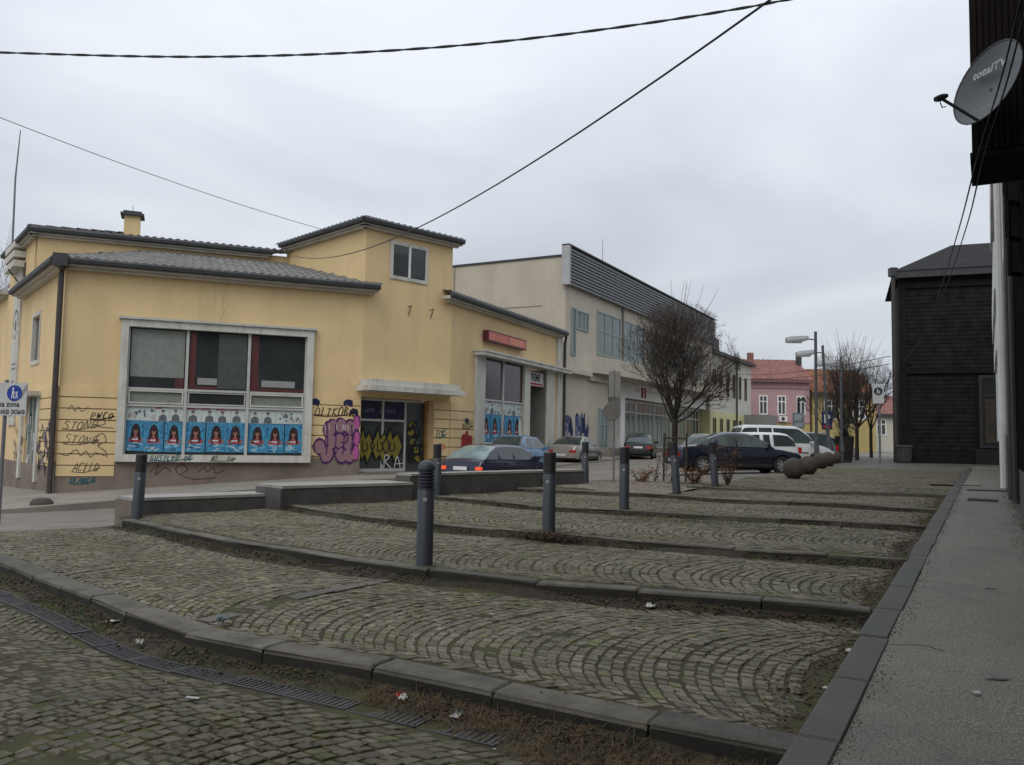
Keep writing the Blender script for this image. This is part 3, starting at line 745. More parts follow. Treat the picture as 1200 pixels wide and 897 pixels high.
for i, (a, b) in enumerate(cols):
    g_ = MB(); F1.box(g_, a, b, -.03, -.02, 2.66, 3.16); g_.build('pane', GLASS_B if i != 1 else GLASS_D, wo)
    fr = MB(); frame_rect(F1, fr, a + .02, b - .02, 2.68, 3.15, .05, -.018, .02 if i == 1 else .07); fr.build('vent_sash', WHITE_TRIM if i != 1 else ALU, wo)
bd = MB(); F1.box(bd, 2.1, 8.08, -.04, -.03, .912, 2.58); bd.build('backing_panel', mat('dark backing', (.02, .02, .022), .6), wo)
def face_poster(fc, parent, s, z, wd, ht, n):
    j = random.uniform(-.02, .02); s += j
    p = MB(); fc.poly(p, [(s, z), (s + wd, z), (s + wd, z + ht), (s, z + ht)], n, 0)
    cx = s + wd * .5 + random.uniform(-.02, .02)
    fc.poly(p, blob(cx, z + ht * .60, wd * .25, ht * .30, 14), n + .001, 1)
    fc.poly(p, [(cx - wd * .25, z + ht * .34), (cx + wd * .25, z + ht * .34), (cx + wd * .24, z + ht * .62), (cx - wd * .24, z + ht * .62)], n + .0011, 1)
    fc.poly(p, [(cx - wd * .40, z + ht * .31), (cx - wd * .2, z + ht * .28), (cx + wd * .2, z + ht * .28), (cx + wd * .40, z + ht * .32), (cx + wd * .36, z + ht * .41), (cx + wd * .14, z + ht * .47), (cx - wd * .14, z + ht * .47), (cx - wd * .36, z + ht * .41)], n + .0014, 3)
    for sg_ in (-1, 1): fc.poly(p, blob(cx + sg_ * wd * .20, z + ht * .46, wd * .075, ht * .17, 10, .15), n + .0017, 1); fc.poly(p, blob(cx + sg_ * wd * .33, z + ht * .36, wd * .06, ht * .035, 8, .2), n + .0019, 2)
    for q in range(5): fc.poly(p, blob(cx + random.uniform(-.3, .3) * wd, z + ht * random.uniform(.3, .42), wd * .035, ht * .018, 6, .3), n + .002 + .0001 * q, random.choice((4, 1, 2)))
    fc.poly(p, blob(cx, z + ht * .66, wd * .105, ht * .115, 12), n + .0018, 2); fc.poly(p, blob(cx, z + ht * .74, wd * .12, ht * .06, 10), n + .0021, 1); fc.poly(p, [(cx - wd * .06, z + ht * .665), (cx + wd * .06, z + ht * .665), (cx + wd * .06, z + ht * .685), (cx - wd * .06, z + ht * .685)], n + .0023, 1); fc.poly(p, blob(cx, z + ht * .585, wd * .05, ht * .022, 8), n + .0023, 3)
    for q in range(4): fc.poly(p, blob(s + wd * random.uniform(.1, .9), z + ht * random.uniform(.06, .26), wd * random.uniform(.05, .16), ht * random.uniform(.02, .06), 7, .35), n + .0008 + .0001 * q, 6)
    fc.poly(p, [(cx - wd * .05, z + ht * .46), (cx + wd * .05, z + ht * .46), (cx + wd * .05, z + ht * .57), (cx - wd * .05, z + ht * .57)], n + .0016, 2)
    for q in range(7):
        x0 = cx + random.uniform(-.42, .1) * wd; z0 = z + ht * random.choice((.04, .09, .15, .2, .25)); fc.poly(p, [(x0, z0), (x0 + wd * random.uniform(.15, .32), z0), (x0 + wd * .2, z0 + ht * .025), (x0, z0 + ht * .025)], n + .002 + q * .0001, 4 if q % 3 else 1)
    fc.poly(p, [(cx - wd * .2, z + ht * .36), (cx + wd * .14, z + ht * .36), (cx + wd * .14, z + ht * .405), (cx - wd * .2, z + ht * .405)], n + .0026, 4)
    for q in range(8):
        bx, bz = s + wd * random.choice((random.uniform(.03, .16), random.uniform(.84, .97))), z + ht * random.uniform(.45, .97)
        fc.poly(p, blob(bx, bz, wd * .05, ht * .035, 7, .4), n + .001 + .0001 * q, 5)
    return p.build('poster', [PO_BLUE, PO_HAIR, PO_SKIN, PO_RED, PO_LIGHT, mat('poster deep blue', (.02, .12, .28), .6, .4, 20), mat('poster washed blue', (.2, .42, .52), .6, .3, 20)], parent)
def portrait(fc, parent, s, z, wd, ht, n, style):
    p = MB(); fc.poly(p, [(s, z), (s + wd, z), (s + wd, z + ht), (s, z + ht)], n, 0)
    cx = s + wd * random.uniform(.4, .6)
    if style:
        fc.poly(p, blob(cx, z + ht * .66, wd * .12, ht * .17, 10), n + .001, 2); fc.poly(p, blob(cx, z + ht * .76, wd * .13, ht * .10, 10, .1), n + .0013, 1)
        fc.poly(p, [(cx - wd * .3, z + .01), (cx + wd * .3, z + .01), (cx + wd * .26, z + ht * .4), (cx + wd * .08, z + ht * .5), (cx - wd * .08, z + ht * .5), (cx - wd * .26, z + ht * .38)], n + .0016, 1)
        if random.random() < .6: fc.poly(p, [(s, z + ht * .88), (s + wd * random.uniform(.4, 1), z + ht * .88), (s + wd * .5, z + ht), (s, z + ht)], n + .002, 3)
    else:
        for q in range(7): fc.poly(p, blob(s + wd * random.uniform(.12, .88), z + ht * random.uniform(.12, .75), wd * random.uniform(.06, .14), ht * random.uniform(.07, .16), 7, .4), n + .001 + q * .0003, random.choice((1, 1, 2)))
    return p.build('poster', [PO_WHITE, PO_GREY, mat('poster pale skin', (.4, .36, .33), .6, .1, 9), PO_PINKT], parent)
for i, (a, b) in enumerate(cols):
    w3 = (b - a) / 3
    for q in range(3): face_poster(F1, wo, a + w3 * q + .01, 1.02 + random.uniform(-.02, .02), w3 - .012, 1.06, -.012 + .002 * q)
    w4 = (b - a) / 4
    for q in range(4): portrait(F1, wo, a + w4 * q + .004, 2.08 + random.uniform(-.01, .01), w4 - .006, .49, -.022 + .001 * q, not (i == 0 and q < 2) and not (i == 2 and q > 1))
# tower window and brackets
tw = MB(); frame_rect(F2, tw, 1.15, 3.05, 7.98, 9.52, .14, -.1, .05); to = tw.build('tower_window', WHITE_TRIM, yb)
c = MB(); F2.box(c, 1.29, 2.91, .001, .02, 8.12, 9.38); c.build('pane', GLASS_D, to)
c = MB(); F2.box(c, 2.05, 2.15, .021, .06, 8.12, 9.38); c.build('mullion', WHITE, to)
c = MB(); F2.box(c, 2.2, 2.86, .0205, .024, 8.2, 9.2); c.build('reflection_pane', mat('greyer glass', (.06, .07, .075), .1, .3, 2, spec=.6), to)
for s in (2.12, 3.25):
    c = MB(); c.tube([F2.p(s, .0, 6.95), F2.p(s, .22, 6.97)], .02); c.tube([F2.p(s, .02, 6.62), F2.p(s, .20, 6.95)], .02); c.build('iron_bracket', DARKPIPE, yb)
# entrance canopy, recess and door
c = MB(); F2.box(c, -.25, 4.45, 0.002, .95, 3.42, 3.62); F2.box(c, -.1, 4.3, 0.002, .8, 3.621, 3.86); c.build('entrance_canopy', WHITE_TRIM, yb)
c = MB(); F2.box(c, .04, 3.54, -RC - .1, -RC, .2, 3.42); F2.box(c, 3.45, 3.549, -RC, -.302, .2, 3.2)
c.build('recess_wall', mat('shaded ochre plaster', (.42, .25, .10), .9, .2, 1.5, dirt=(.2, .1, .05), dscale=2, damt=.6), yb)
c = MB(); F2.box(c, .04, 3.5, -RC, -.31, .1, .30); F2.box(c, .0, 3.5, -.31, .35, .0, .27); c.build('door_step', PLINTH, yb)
d_ = MB()
for s in (.06, 1.22, 2.32): F2.box(d_, s, s + .09, -RC + .34, -RC + .42, .3, 3.18)
for z in (2.28, 3.09): F2.box(d_, .15, 2.32, -RC + .345, -RC + .415, z, z + .09)
F2.box(d_, .15, 2.32, -RC + .345, -RC + .415, .301, .42); F2.box(d_, 2.41, 3.3, -RC + .345, -RC + .415, 3.09, 3.18)
do = d_.build('entrance_door', ALU, yb)
g_ = MB(); F2.box(g_, .15, 1.22, -RC + .36, -RC + .38, .42, 2.28); g_.build('door_pane', GLASS_D, do)
g_ = MB(); F2.box(g_, 1.31, 2.32, -RC + .36, -RC + .38, .42, 2.28); g_.build('door_pane', GLASS_D, do)
g_ = MB(); F2.box(g_, 2.41, 3.3, -RC + .36, -RC + .38, .301, 3.09); g_.build('side_pane', GLASS_D, do)
g_ = MB(); F2.box(g_, .15, 2.32, -RC + .36, -RC + .38, 2.371, 3.09); g_.build('transom_sign', mat('navy sign', (.012, .014, .045), .3, .1, 4), do)
text('sign_lettering', 'um  svijet', .34, F2.matrix(.38, -RC + .384, 2.62), flat('pale blue lettering', (.16, .17, .26)), do, sx=1.15)
g = MB()
for cx, rx in ((.45, .42), (1.15, .45), (1.75, .5)):
    F2.poly(g, [(cx - rx, 1.35), (cx - rx * .4, .75), (cx, .95), (cx + rx * .3, .6), (cx + rx, 1.3), (cx + rx * .45, 1.85), (cx, 1.6), (cx - .1, 2.05), (cx - rx * .5, 1.7)], -RC + .425 + .001 * cx, 0)
    F2.stroke(g, [(cx - rx, 1.35), (cx - rx * .4, .75), (cx, .95), (cx + rx * .3, .6), (cx + rx, 1.3), (cx + rx * .45, 1.85), (cx, 1.6), (cx - .1, 2.05), (cx - rx * .5, 1.7), (cx - rx, 1.35)], .06, -RC + .43 + .001 * cx, 1, smooth=False)
    F2.stroke(g, [(cx - .12, 1.5), (cx - .1, 1.1), (cx + .12, 1.2), (cx + .05, 1.45)], .05, -RC + .434 + .001 * cx, 1)
for q in range(5): F2.poly(g, blob(2.85 + random.uniform(-.2, .2), .8 + .35 * q, .2, .12, 8, .4), -RC + .425, 0)
g.build('graffiti', [P_OCH, INK], do)
g = MB(); F2.stroke(g, [(1.35, .45), (1.4, .95), (1.6, .85), (1.42, .7), (1.7, .42)], .04, -RC + .44); F2.stroke(g, [(1.85, .45), (2.0, .9), (2.15, .42)], .04, -RC + .44); F2.stroke(g, [(1.9, .6), (2.3, .62)], .03, -RC + .441); g.build('graffiti', P_WHITE, do)
# tags on recess wall
g = MB()
for q in range(26):
    x = random.uniform(2.55, 3.38); z = random.uniform(.55, 2.1); F2.stroke(g, [(x, z), (x + random.uniform(-.12, .12), z + random.uniform(.15, .4)), (x + random.uniform(-.15, .15), z + random.uniform(-.1, .3))], .045, -RC + .43 + .0004 * q)
g.build('graffiti', INK, yb)
GL_ = {'S': [[(.6, .9), (.2, 1), (.05, .75), (.5, .5), (.6, .2), (.3, 0), (0, .1)]], 'T': [[(0, 1), (.7, .95)], [(.38, 1), (.3, 0)]], 'O': [[(.35, 1), (.05, .7), (.1, .1), (.45, 0), (.65, .4), (.55, .9), (.3, 1)]], 'N': [[(0, 0), (.1, 1), (.5, .1), (.6, 1)]], 'E': [[(.6, .95), (.1, .9), (.05, .5), (.45, .5), (.05, .45), (.1, .05), (.6, .1)]],
  'P': [[(.05, 0), (.1, 1), (.6, .85), (.5, .5), (.1, .5)]], 'W': [[(0, 1), (.15, 0), (.35, .7), (.55, 0), (.75, 1)]], 'C': [[(.6, .9), (.2, 1), (.05, .5), (.2, 0), (.6, .1)]], 'A': [[(0, 0), (.35, 1), (.65, 0)], [(.1, .35), (.6, .4)]], 'I': [[(.2, 1), (.15, 0)]], 'D': [[(.1, 0), (.1, 1), (.6, .7), (.5, .1), (.1, 0)]], 'L': [[(.1, 1), (.08, .05), (.55, 0)]], 'B': [[(.1, 0), (.1, 1), (.5, .8), (.12, .55), (.6, .25), (.1, 0)]],
  'K': [[(.1, 1), (.1, 0)], [(.6, 1), (.1, .45), (.65, 0)]], 'F': [[(.6, 1), (.1, .95), (.08, 0)], [(.08, .5), (.45, .5)]], 'G': [[(.6, .9), (.2, 1), (.05, .5), (.25, 0), (.6, .15), (.6, .45), (.35, .45)]], 'U': [[(.05, 1), (.1, .15), (.35, 0), (.55, .2), (.6, 1)]], 'R': [[(.05, 0), (.1, 1), (.55, .8), (.1, .5), (.6, 0)]], 'Y': [[(0, 1), (.3, .5), (.6, 1)], [(.3, .5), (.2, 0)]], ' ': []}
def scrawl(fc, parent, txt, s, z, h, wd, n, m, slant=.2, sp=.62):
    g = MB(); x = s
    for q, ch in enumerate(txt):
        hh = h * random.uniform(.8, 1.15); dz = random.uniform(-.08, .08) * h; rot = random.uniform(-.12, .12)
        for st_ in GL_[ch]: fc.stroke(g, [(x + a * h * .8 + (b + rot) * hh * slant + random.uniform(-.02, .02) * h, z + dz + b * hh + a * h * rot) for a, b in st_], wd * random.uniform(.8, 1.25), n + .0006 * q)
        x += h * sp
    fc.stroke(g, [(s + (x - s) * .9, z + h * .2), (x + h * .1, z + h * .5), (s + (x - s) * .5, z - h * .12), (s, z - h * .05)], wd * .8, n + .006)
    o = g.build('graffiti_tag', m, parent); o['kind'] = 'stuff'; return o
# wall graffiti left of the door: mauve and pink bubble letters with purple outline
g = MB(); N0 = .047
letters = [[(8.72, 1.25), (8.98, .95), (9.05, 1.9)], [(9.15, 1.45), (9.2, 2.0), (9.05, 1.0)], [(9.5, 2.05), (9.45, 1.5), (9.55, .95)], [(9.85, 2.0), (9.8, 1.45), (9.85, .95)], [(10.1, 2.2), (10.12, 1.6), (10.1, 1.05)]]
for pss, m_i, r_ in ((letters, 0, .31), (letters, 1, .24)):
    for li, L_ in enumerate(pss):
        for qi, (x, z) in enumerate(L_): F1.poly(g, blob(min(x, 10.22 - r_ * .2), z, r_ * .8 if li < 4 else r_ * .45, r_ * 1.1, 12, .08), N0 + .0015 * m_i + .0002 * li + .00005 * qi, 0 if m_i == 0 else (1 if li < 4 else 2))
for li in range(4): F1.stroke(g, [(8.98 + .31 * li, .98), (9.02 + .31 * li, 1.5), (8.97 + .31 * li, 2.1)], .045, N0 + .004, 0)
F1.stroke(g, [(9.5, 1.75), (9.75, 1.78), (9.74, 1.45), (9.52, 1.42)], .05, N0 + .0045, 0); F1.stroke(g, [(8.95, 1.3), (9.05, 1.34)], .06, N0 + .0045, 0)
for q in range(9): x = random.uniform(8.8, 9.8); F1.stroke(g, [(x, 2.1), (x + .02, 1.9)], .02, N0 + .005, 3)
F1.poly(g, [(8.5, 1.35), (8.72, 1.6), (8.8, 1.15), (8.7, 1.1)], N0 + .0003, 0)
g.build('graffiti', [P_PURP, P_MAUVE, P_PINK, P_WHITE], yb)
scrawl(F1, yb, 'OITKOBA', 8.5, 2.44, .30, .035, N0 + .001, INK, sp=.72)
for i, (fc, x, z) in enumerate(((F1, 8.5, 2.95), (F1, 9.75, 2.95), (F1, 9.98, 2.62), (F3, 1.5, 2.45))):
    g = MB(); fc.poly(g, blob(x, z, .16, .10, 9, .3), N0 + .001); fc.poly(g, blob(x + .1, z - .06, .09, .13, 9, .3), N0 + .0015); fc.poly(g, blob(x - .12, z - .03, .06, .11, 8, .3), N0 + .0017); g.build('graffiti', P_DKBLUE, yb)
g = MB()
for q in range(9): F3.poly(g, blob(1.05 + .12 * q % 1.05 + random.uniform(-.06, .06), random.uniform(1.0, 1.85), random.uniform(.14, .24), random.uniform(.18, .3), 10, .2), N0 + .0004 * q)
F3.poly(g, blob(1.55, 1.42, .5, .42, 14, .15), N0 + .0002)
g.build('graffiti', P_RED, yb)
scrawl(F3, yb, 'NADEF', 1.1, 2.12, .24, .03, N0 + .005, INK, sp=.8)
scrawl(F2, yb, 'TOK', 3.62, 1.7, .3, .035, N0 + .001, P_TEAL)
g = MB(); F2.poly(g, blob(3.95, 1.3, .32, .16, 10, .2), N0 + .001); g.build('graffiti', mat('washed red paint', (.5, .24, .12), .9), yb)
# tags on the corner courses
TI = flat('thin grey ink', (.11, .09, .06))
scrawl(F1, yb, 'STONE', .16, 1.76, .28, .028, N0 + .001, TI, .35, .75); scrawl(F1, yb, 'STONE', .2, 1.26, .28, .028, N0 + .001, TI, .35, .75)
g = MB()
F1.stroke(g, [(1.15, 1.85), (1.3, 2.1), (1.45, 1.95), (1.2, 1.85), (1.7, 1.8)], .03, N0 + .001); F1.stroke(g, [(1.3, 1.2), (1.2, 1.5), (1.4, 1.6), (1.5, 1.35), (1.25, 1.2), (1.5, 1.0), (1.55, .8)], .03, N0 + .001)
F1.stroke(g, [(.15, .9), (.35, .85), (.6, 1.05), (.75, .85), (.9, 1.0), (1.05, .8), (1.2, .95), (1.5, .85)], .03, N0 + .001); F1.stroke(g, [(.3, 2.4), (.4, 2.55), (.5, 2.35), (.6, 2.5), (.7, 2.35), (.9, 2.5)], .025, N0 + .001)
g.build('graffiti', flat('thin grey ink', (.11, .09, .06)), yb)
scrawl(F1, yb, 'PWCO', .98, 2.12, .2, .035, N0 + .0015, INK, .3, .9)
scrawl(F1, yb, 'ACIID', .5, .32, .26, .03, N0 + .001, TI, .3)
scrawl(F1, yb, 'DLABLA', .45, -.08, .2, .03, .0255, P_TEAL, .3)
scrawl(F1, wo, 'GUSTLYD OK', 2.9, .71, .17, .03, .223, P_TEAL, .3, .8)
scrawl(F1, wo, 'NI  SU', 4.9, .72, .15, .03, .223, flat('olive spray', (.1, .13, .05)), .4, .9)
g = MB(); F1.stroke(g, [(2.9, .3), (3.2, .55), (3.1, .2), (3.4, .45), (3.6, .3)], .035, .026); F1.stroke(g, [(3.9, .2), (3.75, .4), (3.95, .58), (4.15, .4), (3.95, .2), (4.4, .05), (5.1, .1)], .035, .026); F1.stroke(g, [(4.5, .3), (4.7, .45), (4.8, .3), (5.0, .48), (5.1, .25), (5.4, .4)], .035, .026); g.build('graffiti', flat('faded spray', (.07, .055, .05)), yb)
# shop front with posters
P3 = MB()
F3.box(P3, 2.1, 13.0, .001, .55, 5.401, 5.56); F3.box(P3, 2.05, 13.05, .0, .6, 5.561, 5.64)
so = P3.build('shop_front', WHITE_TRIM, yb)
for a, b, n_, z1 in ((2.2, 3.1, .12, 5.4), (7.5, 8.2, .12, 5.4), (10.5, 11.6, .08, 5.4), (11.95, 12.6, .14, 5.4)): c = MB(); F3.box(c, a, b, .002, n_, .5, z1); c.build('pilaster', WHITE_TRIM, so)
c = MB(); F3.box(c, 11.95, 12.6, .002, .12, 5.645, 7.45); c.build('corner_strip', WHITE_TRIM, yb)
c = MB(); F3.box(c, 3.1, 7.5, -.06, .02, .5, 1.15); c.build('stall_riser', PLINTH, so)
for a, b in ((3.1, 5.1), (5.22, 7.5)):
    g_ = MB(); F3.box(g_, a, b, -.04, -.02, 3.5, 5.4); g_.build('pane', mat('maroon reflecting glass', (.05, .028, .032), .1, .5, .8, spec=.6), so)
c = MB(); F3.box(c, 5.1, 5.22, -.06, .05, 1.15, 5.4); F3.box(c, 3.1, 5.1, -.045, .03, 3.42, 3.5); F3.box(c, 5.22, 7.5, -.045, .03, 3.42, 3.5); c.build('mullion', ALU, so)
c = MB(); F3.box(c, 3.1, 7.5, -.06, -.05, 1.15, 3.42); c.build('backing_panel', mat('dark backing', (.02, .02, .022), .6), so)
for q in range(5): face_poster(F3, so, 3.16 + .84 * q, 1.55, .82, 1.25, -.03 + .002 * q)
for q in range(7): portrait(F3, so, 3.14 + .62 * q, 2.82, .6, .58, -.035 + .001 * q, q % 2)
for q in range(6): portrait(F3, so, 3.14 + .7 * q, 1.17, .66, .36, -.036 + .001 * q, 0)
c = MB(); F3.poly(c, [(7.0, 2.7), (7.25, 2.75), (7.45, 1.6), (7.1, 1.75), (6.95, 2.1)], .035); c.build('peeling_poster', PO_WHITE, so)
c = MB(); F3.box(c, 8.2, 10.5, -1.2, -1.1, .4, 5.4); F3.box(c, 10.45, 10.5, -1.1, .0, .4, 5.4); F3.box(c, 8.2, 8.25, -1.1, .0, .4, 5.4); c.build('door_recess', mat('grey recess', (.22, .205, .18), .8, .15, 2), so)
dd = MB(); F3.box(dd, 8.9, 10.1, -1.098, -1.05, .6, 3.0); dp = dd.build('shop_door', mat('pale grey door', (.22, .21, .2), .6, .1, 3), so)
c = MB(); F3.box(c, 8.3, 10.1, -1.09, -1.06, 3.05, 4.4); c.build('door_pane', GLASS_D, dp)
sg = MB(); F3.box(sg, 8.21, 10.44, -.25, -.1, 4.45, 5.25); sgo = sg.build('shop_sign', mat('sign frame', (.12, .03, .03), .5), so)
c = MB(); F3.box(c, 8.25, 10.38, -.0999, -.09, 4.5, 5.2); c.build('sign_panel', mat('sign white', (.55, .55, .53), .5), sgo)
text('sign_lettering', 'XTREME', .52, F3.matrix(8.27, -.088, 4.75), flat('sign black', (.015, .015, .015)), sgo, sx=.86, bold=.02)
c = MB(); F3.box(c, 8.25, 10.2, -.0895, -.086, 4.54, 4.64); c.build('sign_stripe', flat('sign red', (.4, .03, .03)), sgo)
rs = MB(); F3.box(rs, 2.92, 7.2, .05, .3, 6.12, 6.62); ro = rs.build('lightbox_sign', mat('maroon lightbox case', (.10, .02, .028), .5, .1, 3), yb)
c = MB(); F3.box(c, 3.0, 7.12, .3005, .31, 6.18, 6.56); c.build('sign_panel', mat('faded coral panel', (.52, .145, .13), .5, .18, 1.2), ro)
text('sign_lettering', 'caffe nadina', .34, F3.matrix(3.15, .312, 6.27), flat('faded orange ink', (.62, .26, .14)), ro, sx=1.0)
text('sign_lettering', 'CASINO', .40, F3.matrix(5.35, .312, 6.24), flat('pale orange ink', (.68, .36, .2)), ro, sx=.98, bold=.015)
# downpipes
c = MB(); cr = F1.p(-.12, .14, 0); c.tube([(cr.x, cr.y, -.45), (cr.x, cr.y, 7.0), tuple(F1.p(-.05, .45, 7.2)), tuple(F1.p(-.05, .5, 7.3))], .095, 8); c.build('downpipe', DARKPIPE, yb)
c = MB(); F1.box(c, -.35, .1, .3, .62, 7.2, 7.62); c.build('hopper', EAVE, yb)
c = MB(); c.tube([F3.p(12.75, .2, .6), F3.p(12.75, .2, 7.1), F3.p(12.4, .4, 7.45)], .08, 8); c.build('downpipe', DARKPIPE, yb)
c = MB(); F1.stroke(c, [(5.0, 5.75), (5.15, 6.1), (5.1, 6.5), (5.25, 7.2)], .009, .004); c.build('wall_crack', flat('crack shade', (.25, .16, .07)), yb)
# left flank: portal with posters, slim window, white name strip, flagpole
lf = lambda d: LL - d
c = MB(); FL.box(c, lf(7.2), lf(3.0), .002, .5, 2.95, 3.12); FL.box(c, lf(7.1), lf(6.6), .002, .1, -.2, 2.95); FL.box(c, lf(3.5), lf(3.1), .002, .1, -.2, 2.95); po = c.build('side_portal', WHITE_TRIM, yb)
c = MB(); FL.box(c, lf(6.6), lf(3.5), -.2, -.1, -.2, 2.95); c.build('side_doors', GLASS_G, po)
c = MB()
for d0 in (4.2, 5.1, 6.0): FL.box(c, lf(d0 + .05), lf(d0 - .05), -.1, -.05, -.2, 2.95)
c.build('mullion', ALU, po)
for q in range(10):
    d0 = random.uniform(3.6, 6.3); z = random.uniform(.1, 1.9)
    portrait(FL, po, lf(d0 + .25), z, random.uniform(.2, .4), random.uniform(.4, .7), -.04 + .003 * q, q % 2)
g = MB()
for q in range(60):
    d0 = random.choice((random.uniform(.6, 3.0), random.uniform(.6, 3.0), random.uniform(6.6, 8.4))); z = random.uniform(.2, 1.7)
    FL.stroke(g, [(lf(d0), z), (lf(d0 + random.uniform(-.2, .2)), z + random.uniform(.1, .4)), (lf(d0 + random.uniform(-.3, .3)), z + random.uniform(-.2, .3))], .07, .05 + .0004 * q, q % 3)
g.build('graffiti', [flat('violet ink', (.05, .04, .12)), flat('grey violet ink', (.16, .15, .2)), INK], yb)
c = MB(); frame_rect(FL, c, lf(5.8), lf(4.05), 4.2, 6.25, .16, -.15, .04); wo2 = c.build('side_window', WHITE_TRIM, yb)
c = MB(); FL.box(c, lf(5.64), lf(4.21), -.14, -.1, 4.36, 6.09); c.build('pane', GLASS_D, wo2)
c = MB(); FL.box(c, lf(10.4), lf(8.7), .002, .08, 1.9, 8.55); ns = c.build('name_strip', WHITE_TRIM, yb)
text('strip_lettering', 'ICBT', .42, FL.matrix(lf(10.1), .085, 3.5), flat('grey lettering', (.12, .12, .12)), ns)
c = MB(); FL.stroke(c, [(lf(10.2), 6.1), (lf(10.0), 6.6), (lf(9.55), 6.8), (lf(9.1), 6.6), (lf(8.95), 6.1)], .12, .084); FL.stroke(c, [(lf(10.0), 5.8), (lf(9.55), 5.6), (lf(9.1), 5.9)], .06, .084); FL.poly(c, blob(lf(9.55), 6.15, .2, .25, 12), .085)
for z in (4.3, 4.5, 2.9, 2.6, 2.3): FL.stroke(c, [(lf(10.0), z), (lf(9.0), z)], .06, .0845)
c.build('strip_emblem', flat('grey lettering', (.12, .12, .12)), ns)
c = MB()
for i, z in enumerate((8.55, 8.95, 9.35)): FL.box(c, lf(10.9), lf(8.4), .002, .45, z, z + .26)
c.build('strip_cornice', WHITE_TRIM, yb)
c = MB(); c.tube([FL.p(lf(8.6), .05, 7.7), FL.p(lf(8.6), .6, 8.4)], .03); c.tube([FL.p(lf(8.2), .05, 8.7), FL.p(lf(8.2), .05, 7.6)], .03); c.build('wall_bracket', DARKPIPE, yb)
fpz = FL.p(lf(10.5), .25, 9.6); fp = MB(); fp.tube([fpz, fpz + V((-.05, 0, 3.2)), fpz + V((.05, 0, 5.4))], [.05, .04, .02], 7)
o = fp.build('flagpole', STEELG, None, origin=fpz); tag(o, 'thin bare flagpole rising from the white stepped cornice of the yellow building', 'flagpole')

# pavement in front of the yellow building
path = [(-24, FARL + V((-3, -2.5))), (0, A), (10.26, B), (14.6, C_), (27.3, D), (50, D + V((math.sin(R(28.5)), math.cos(R(28.5)))) * 28)]
kerbp = [V((-40, 18)), V((-13.5, 21.6)), V((-4.6, 28.9)), V((-.9, 33.6)), V((4.6, 45.2)), V((18.2, 70.3))]
mb = MB(); n = 0
rows = []
for i in range(len(path) - 1):
    for q in range(8):
        t_ = q / 8; s = path[i][0] + (path[i + 1][0] - path[i][0]) * t_; a = path[i][1].lerp(path[i + 1][1], t_); b = kerbp[i].lerp(kerbp[i + 1], t_); rows.append((s, a, b))
for s, a, b in rows:
    z = zfac(s)
    if s > 27.3: z = float(np.interp(s, [27.3, 40, 50], [.66, .92, 1.0]))
    zb = max(z - .02, zroad(b.x, b.y) + .06)
    dd_ = (a - b).normalized() * .4
    mb.v += [(b.x, b.y, zb - .6), (b.x, b.y, zb), (a.x + dd_.x, a.y + dd_.y, z)]
for i in range(len(rows) - 1):
    q = i * 3
    for k in (0, 1): mb.f.append((q + k, q + 3 + k, q + 4 + k, q + 1 + k)); mb.m.append(0); mb.tone.append(1.0)
struct(mb.build('pavement', PAVE))

# ------------------------------------------------------------------ beige commercial building
E = D + V((math.sin(R(28)), math.cos(R(28)))) * .5
G = Face(E, ang=R(28.6)); GL = 31.5
bb = thing('commercial_building', 'beige rendered commercial building with grey ribbed cladding and green windows', 'building', (E.x, E.y, .5))
def GZ(z): return z
mb = MB(); G.box(mb, 0, GL, -16, 0, 5.75, 12.2); 
G.box(mb, 0, 6.6, -16, 0.0, .3, 5.75); G.box(mb, 6.6, GL, -16, -1.2, .3, 5.75)
GS = Face(E + V((-math.cos(R(28.6)), math.sin(R(28.6)))) * 16, E)
mb.build('wall', BEIGE, bb)
c = MB(); G.box(c, -.06, .7, -16.05, -15.4, 12.2, 12.3); GS.box(c, 0, 16, -.3, .06, 12.2, 12.32); c.build('parapet_cap', EAVE, bb)
for s in (6.5,):
    c = MB(); GS.box(c, s, s + .12, .001, .12, 6, 12.2); c.build('downpipe', STEELG, bb)
c = MB(); GS.box(c, 8.4, 8.52, .001, .03, 10.0, 12.2); GS.box(c, 6.6, 14.5, .001, .02, 9.4, 9.46); c.build('render_joint', mat('joint shade', (.28, .24, .19), .9), bb)
nb_ = 11
for i in range(nb_):
    z = 10.55 + i * .195
    o = MB(); G.box(o, -.1, GL + .1, .02, .32, z, z + .11); G.box(o, -.1, GL + .1, .02, .22, z + .11, z + .195); o.build('cladding_rib', CLAD, bb)
c = MB(); G.box(c, -.35, -.101, -.1, .36, 10.5, 12.75); c.build('cladding_edge', CLADE, bb)
c = MB(); G.box(c, -.36, GL + .1, -.1, .38, 12.751, 12.83); c.build('cladding_cap', EAVE, bb)
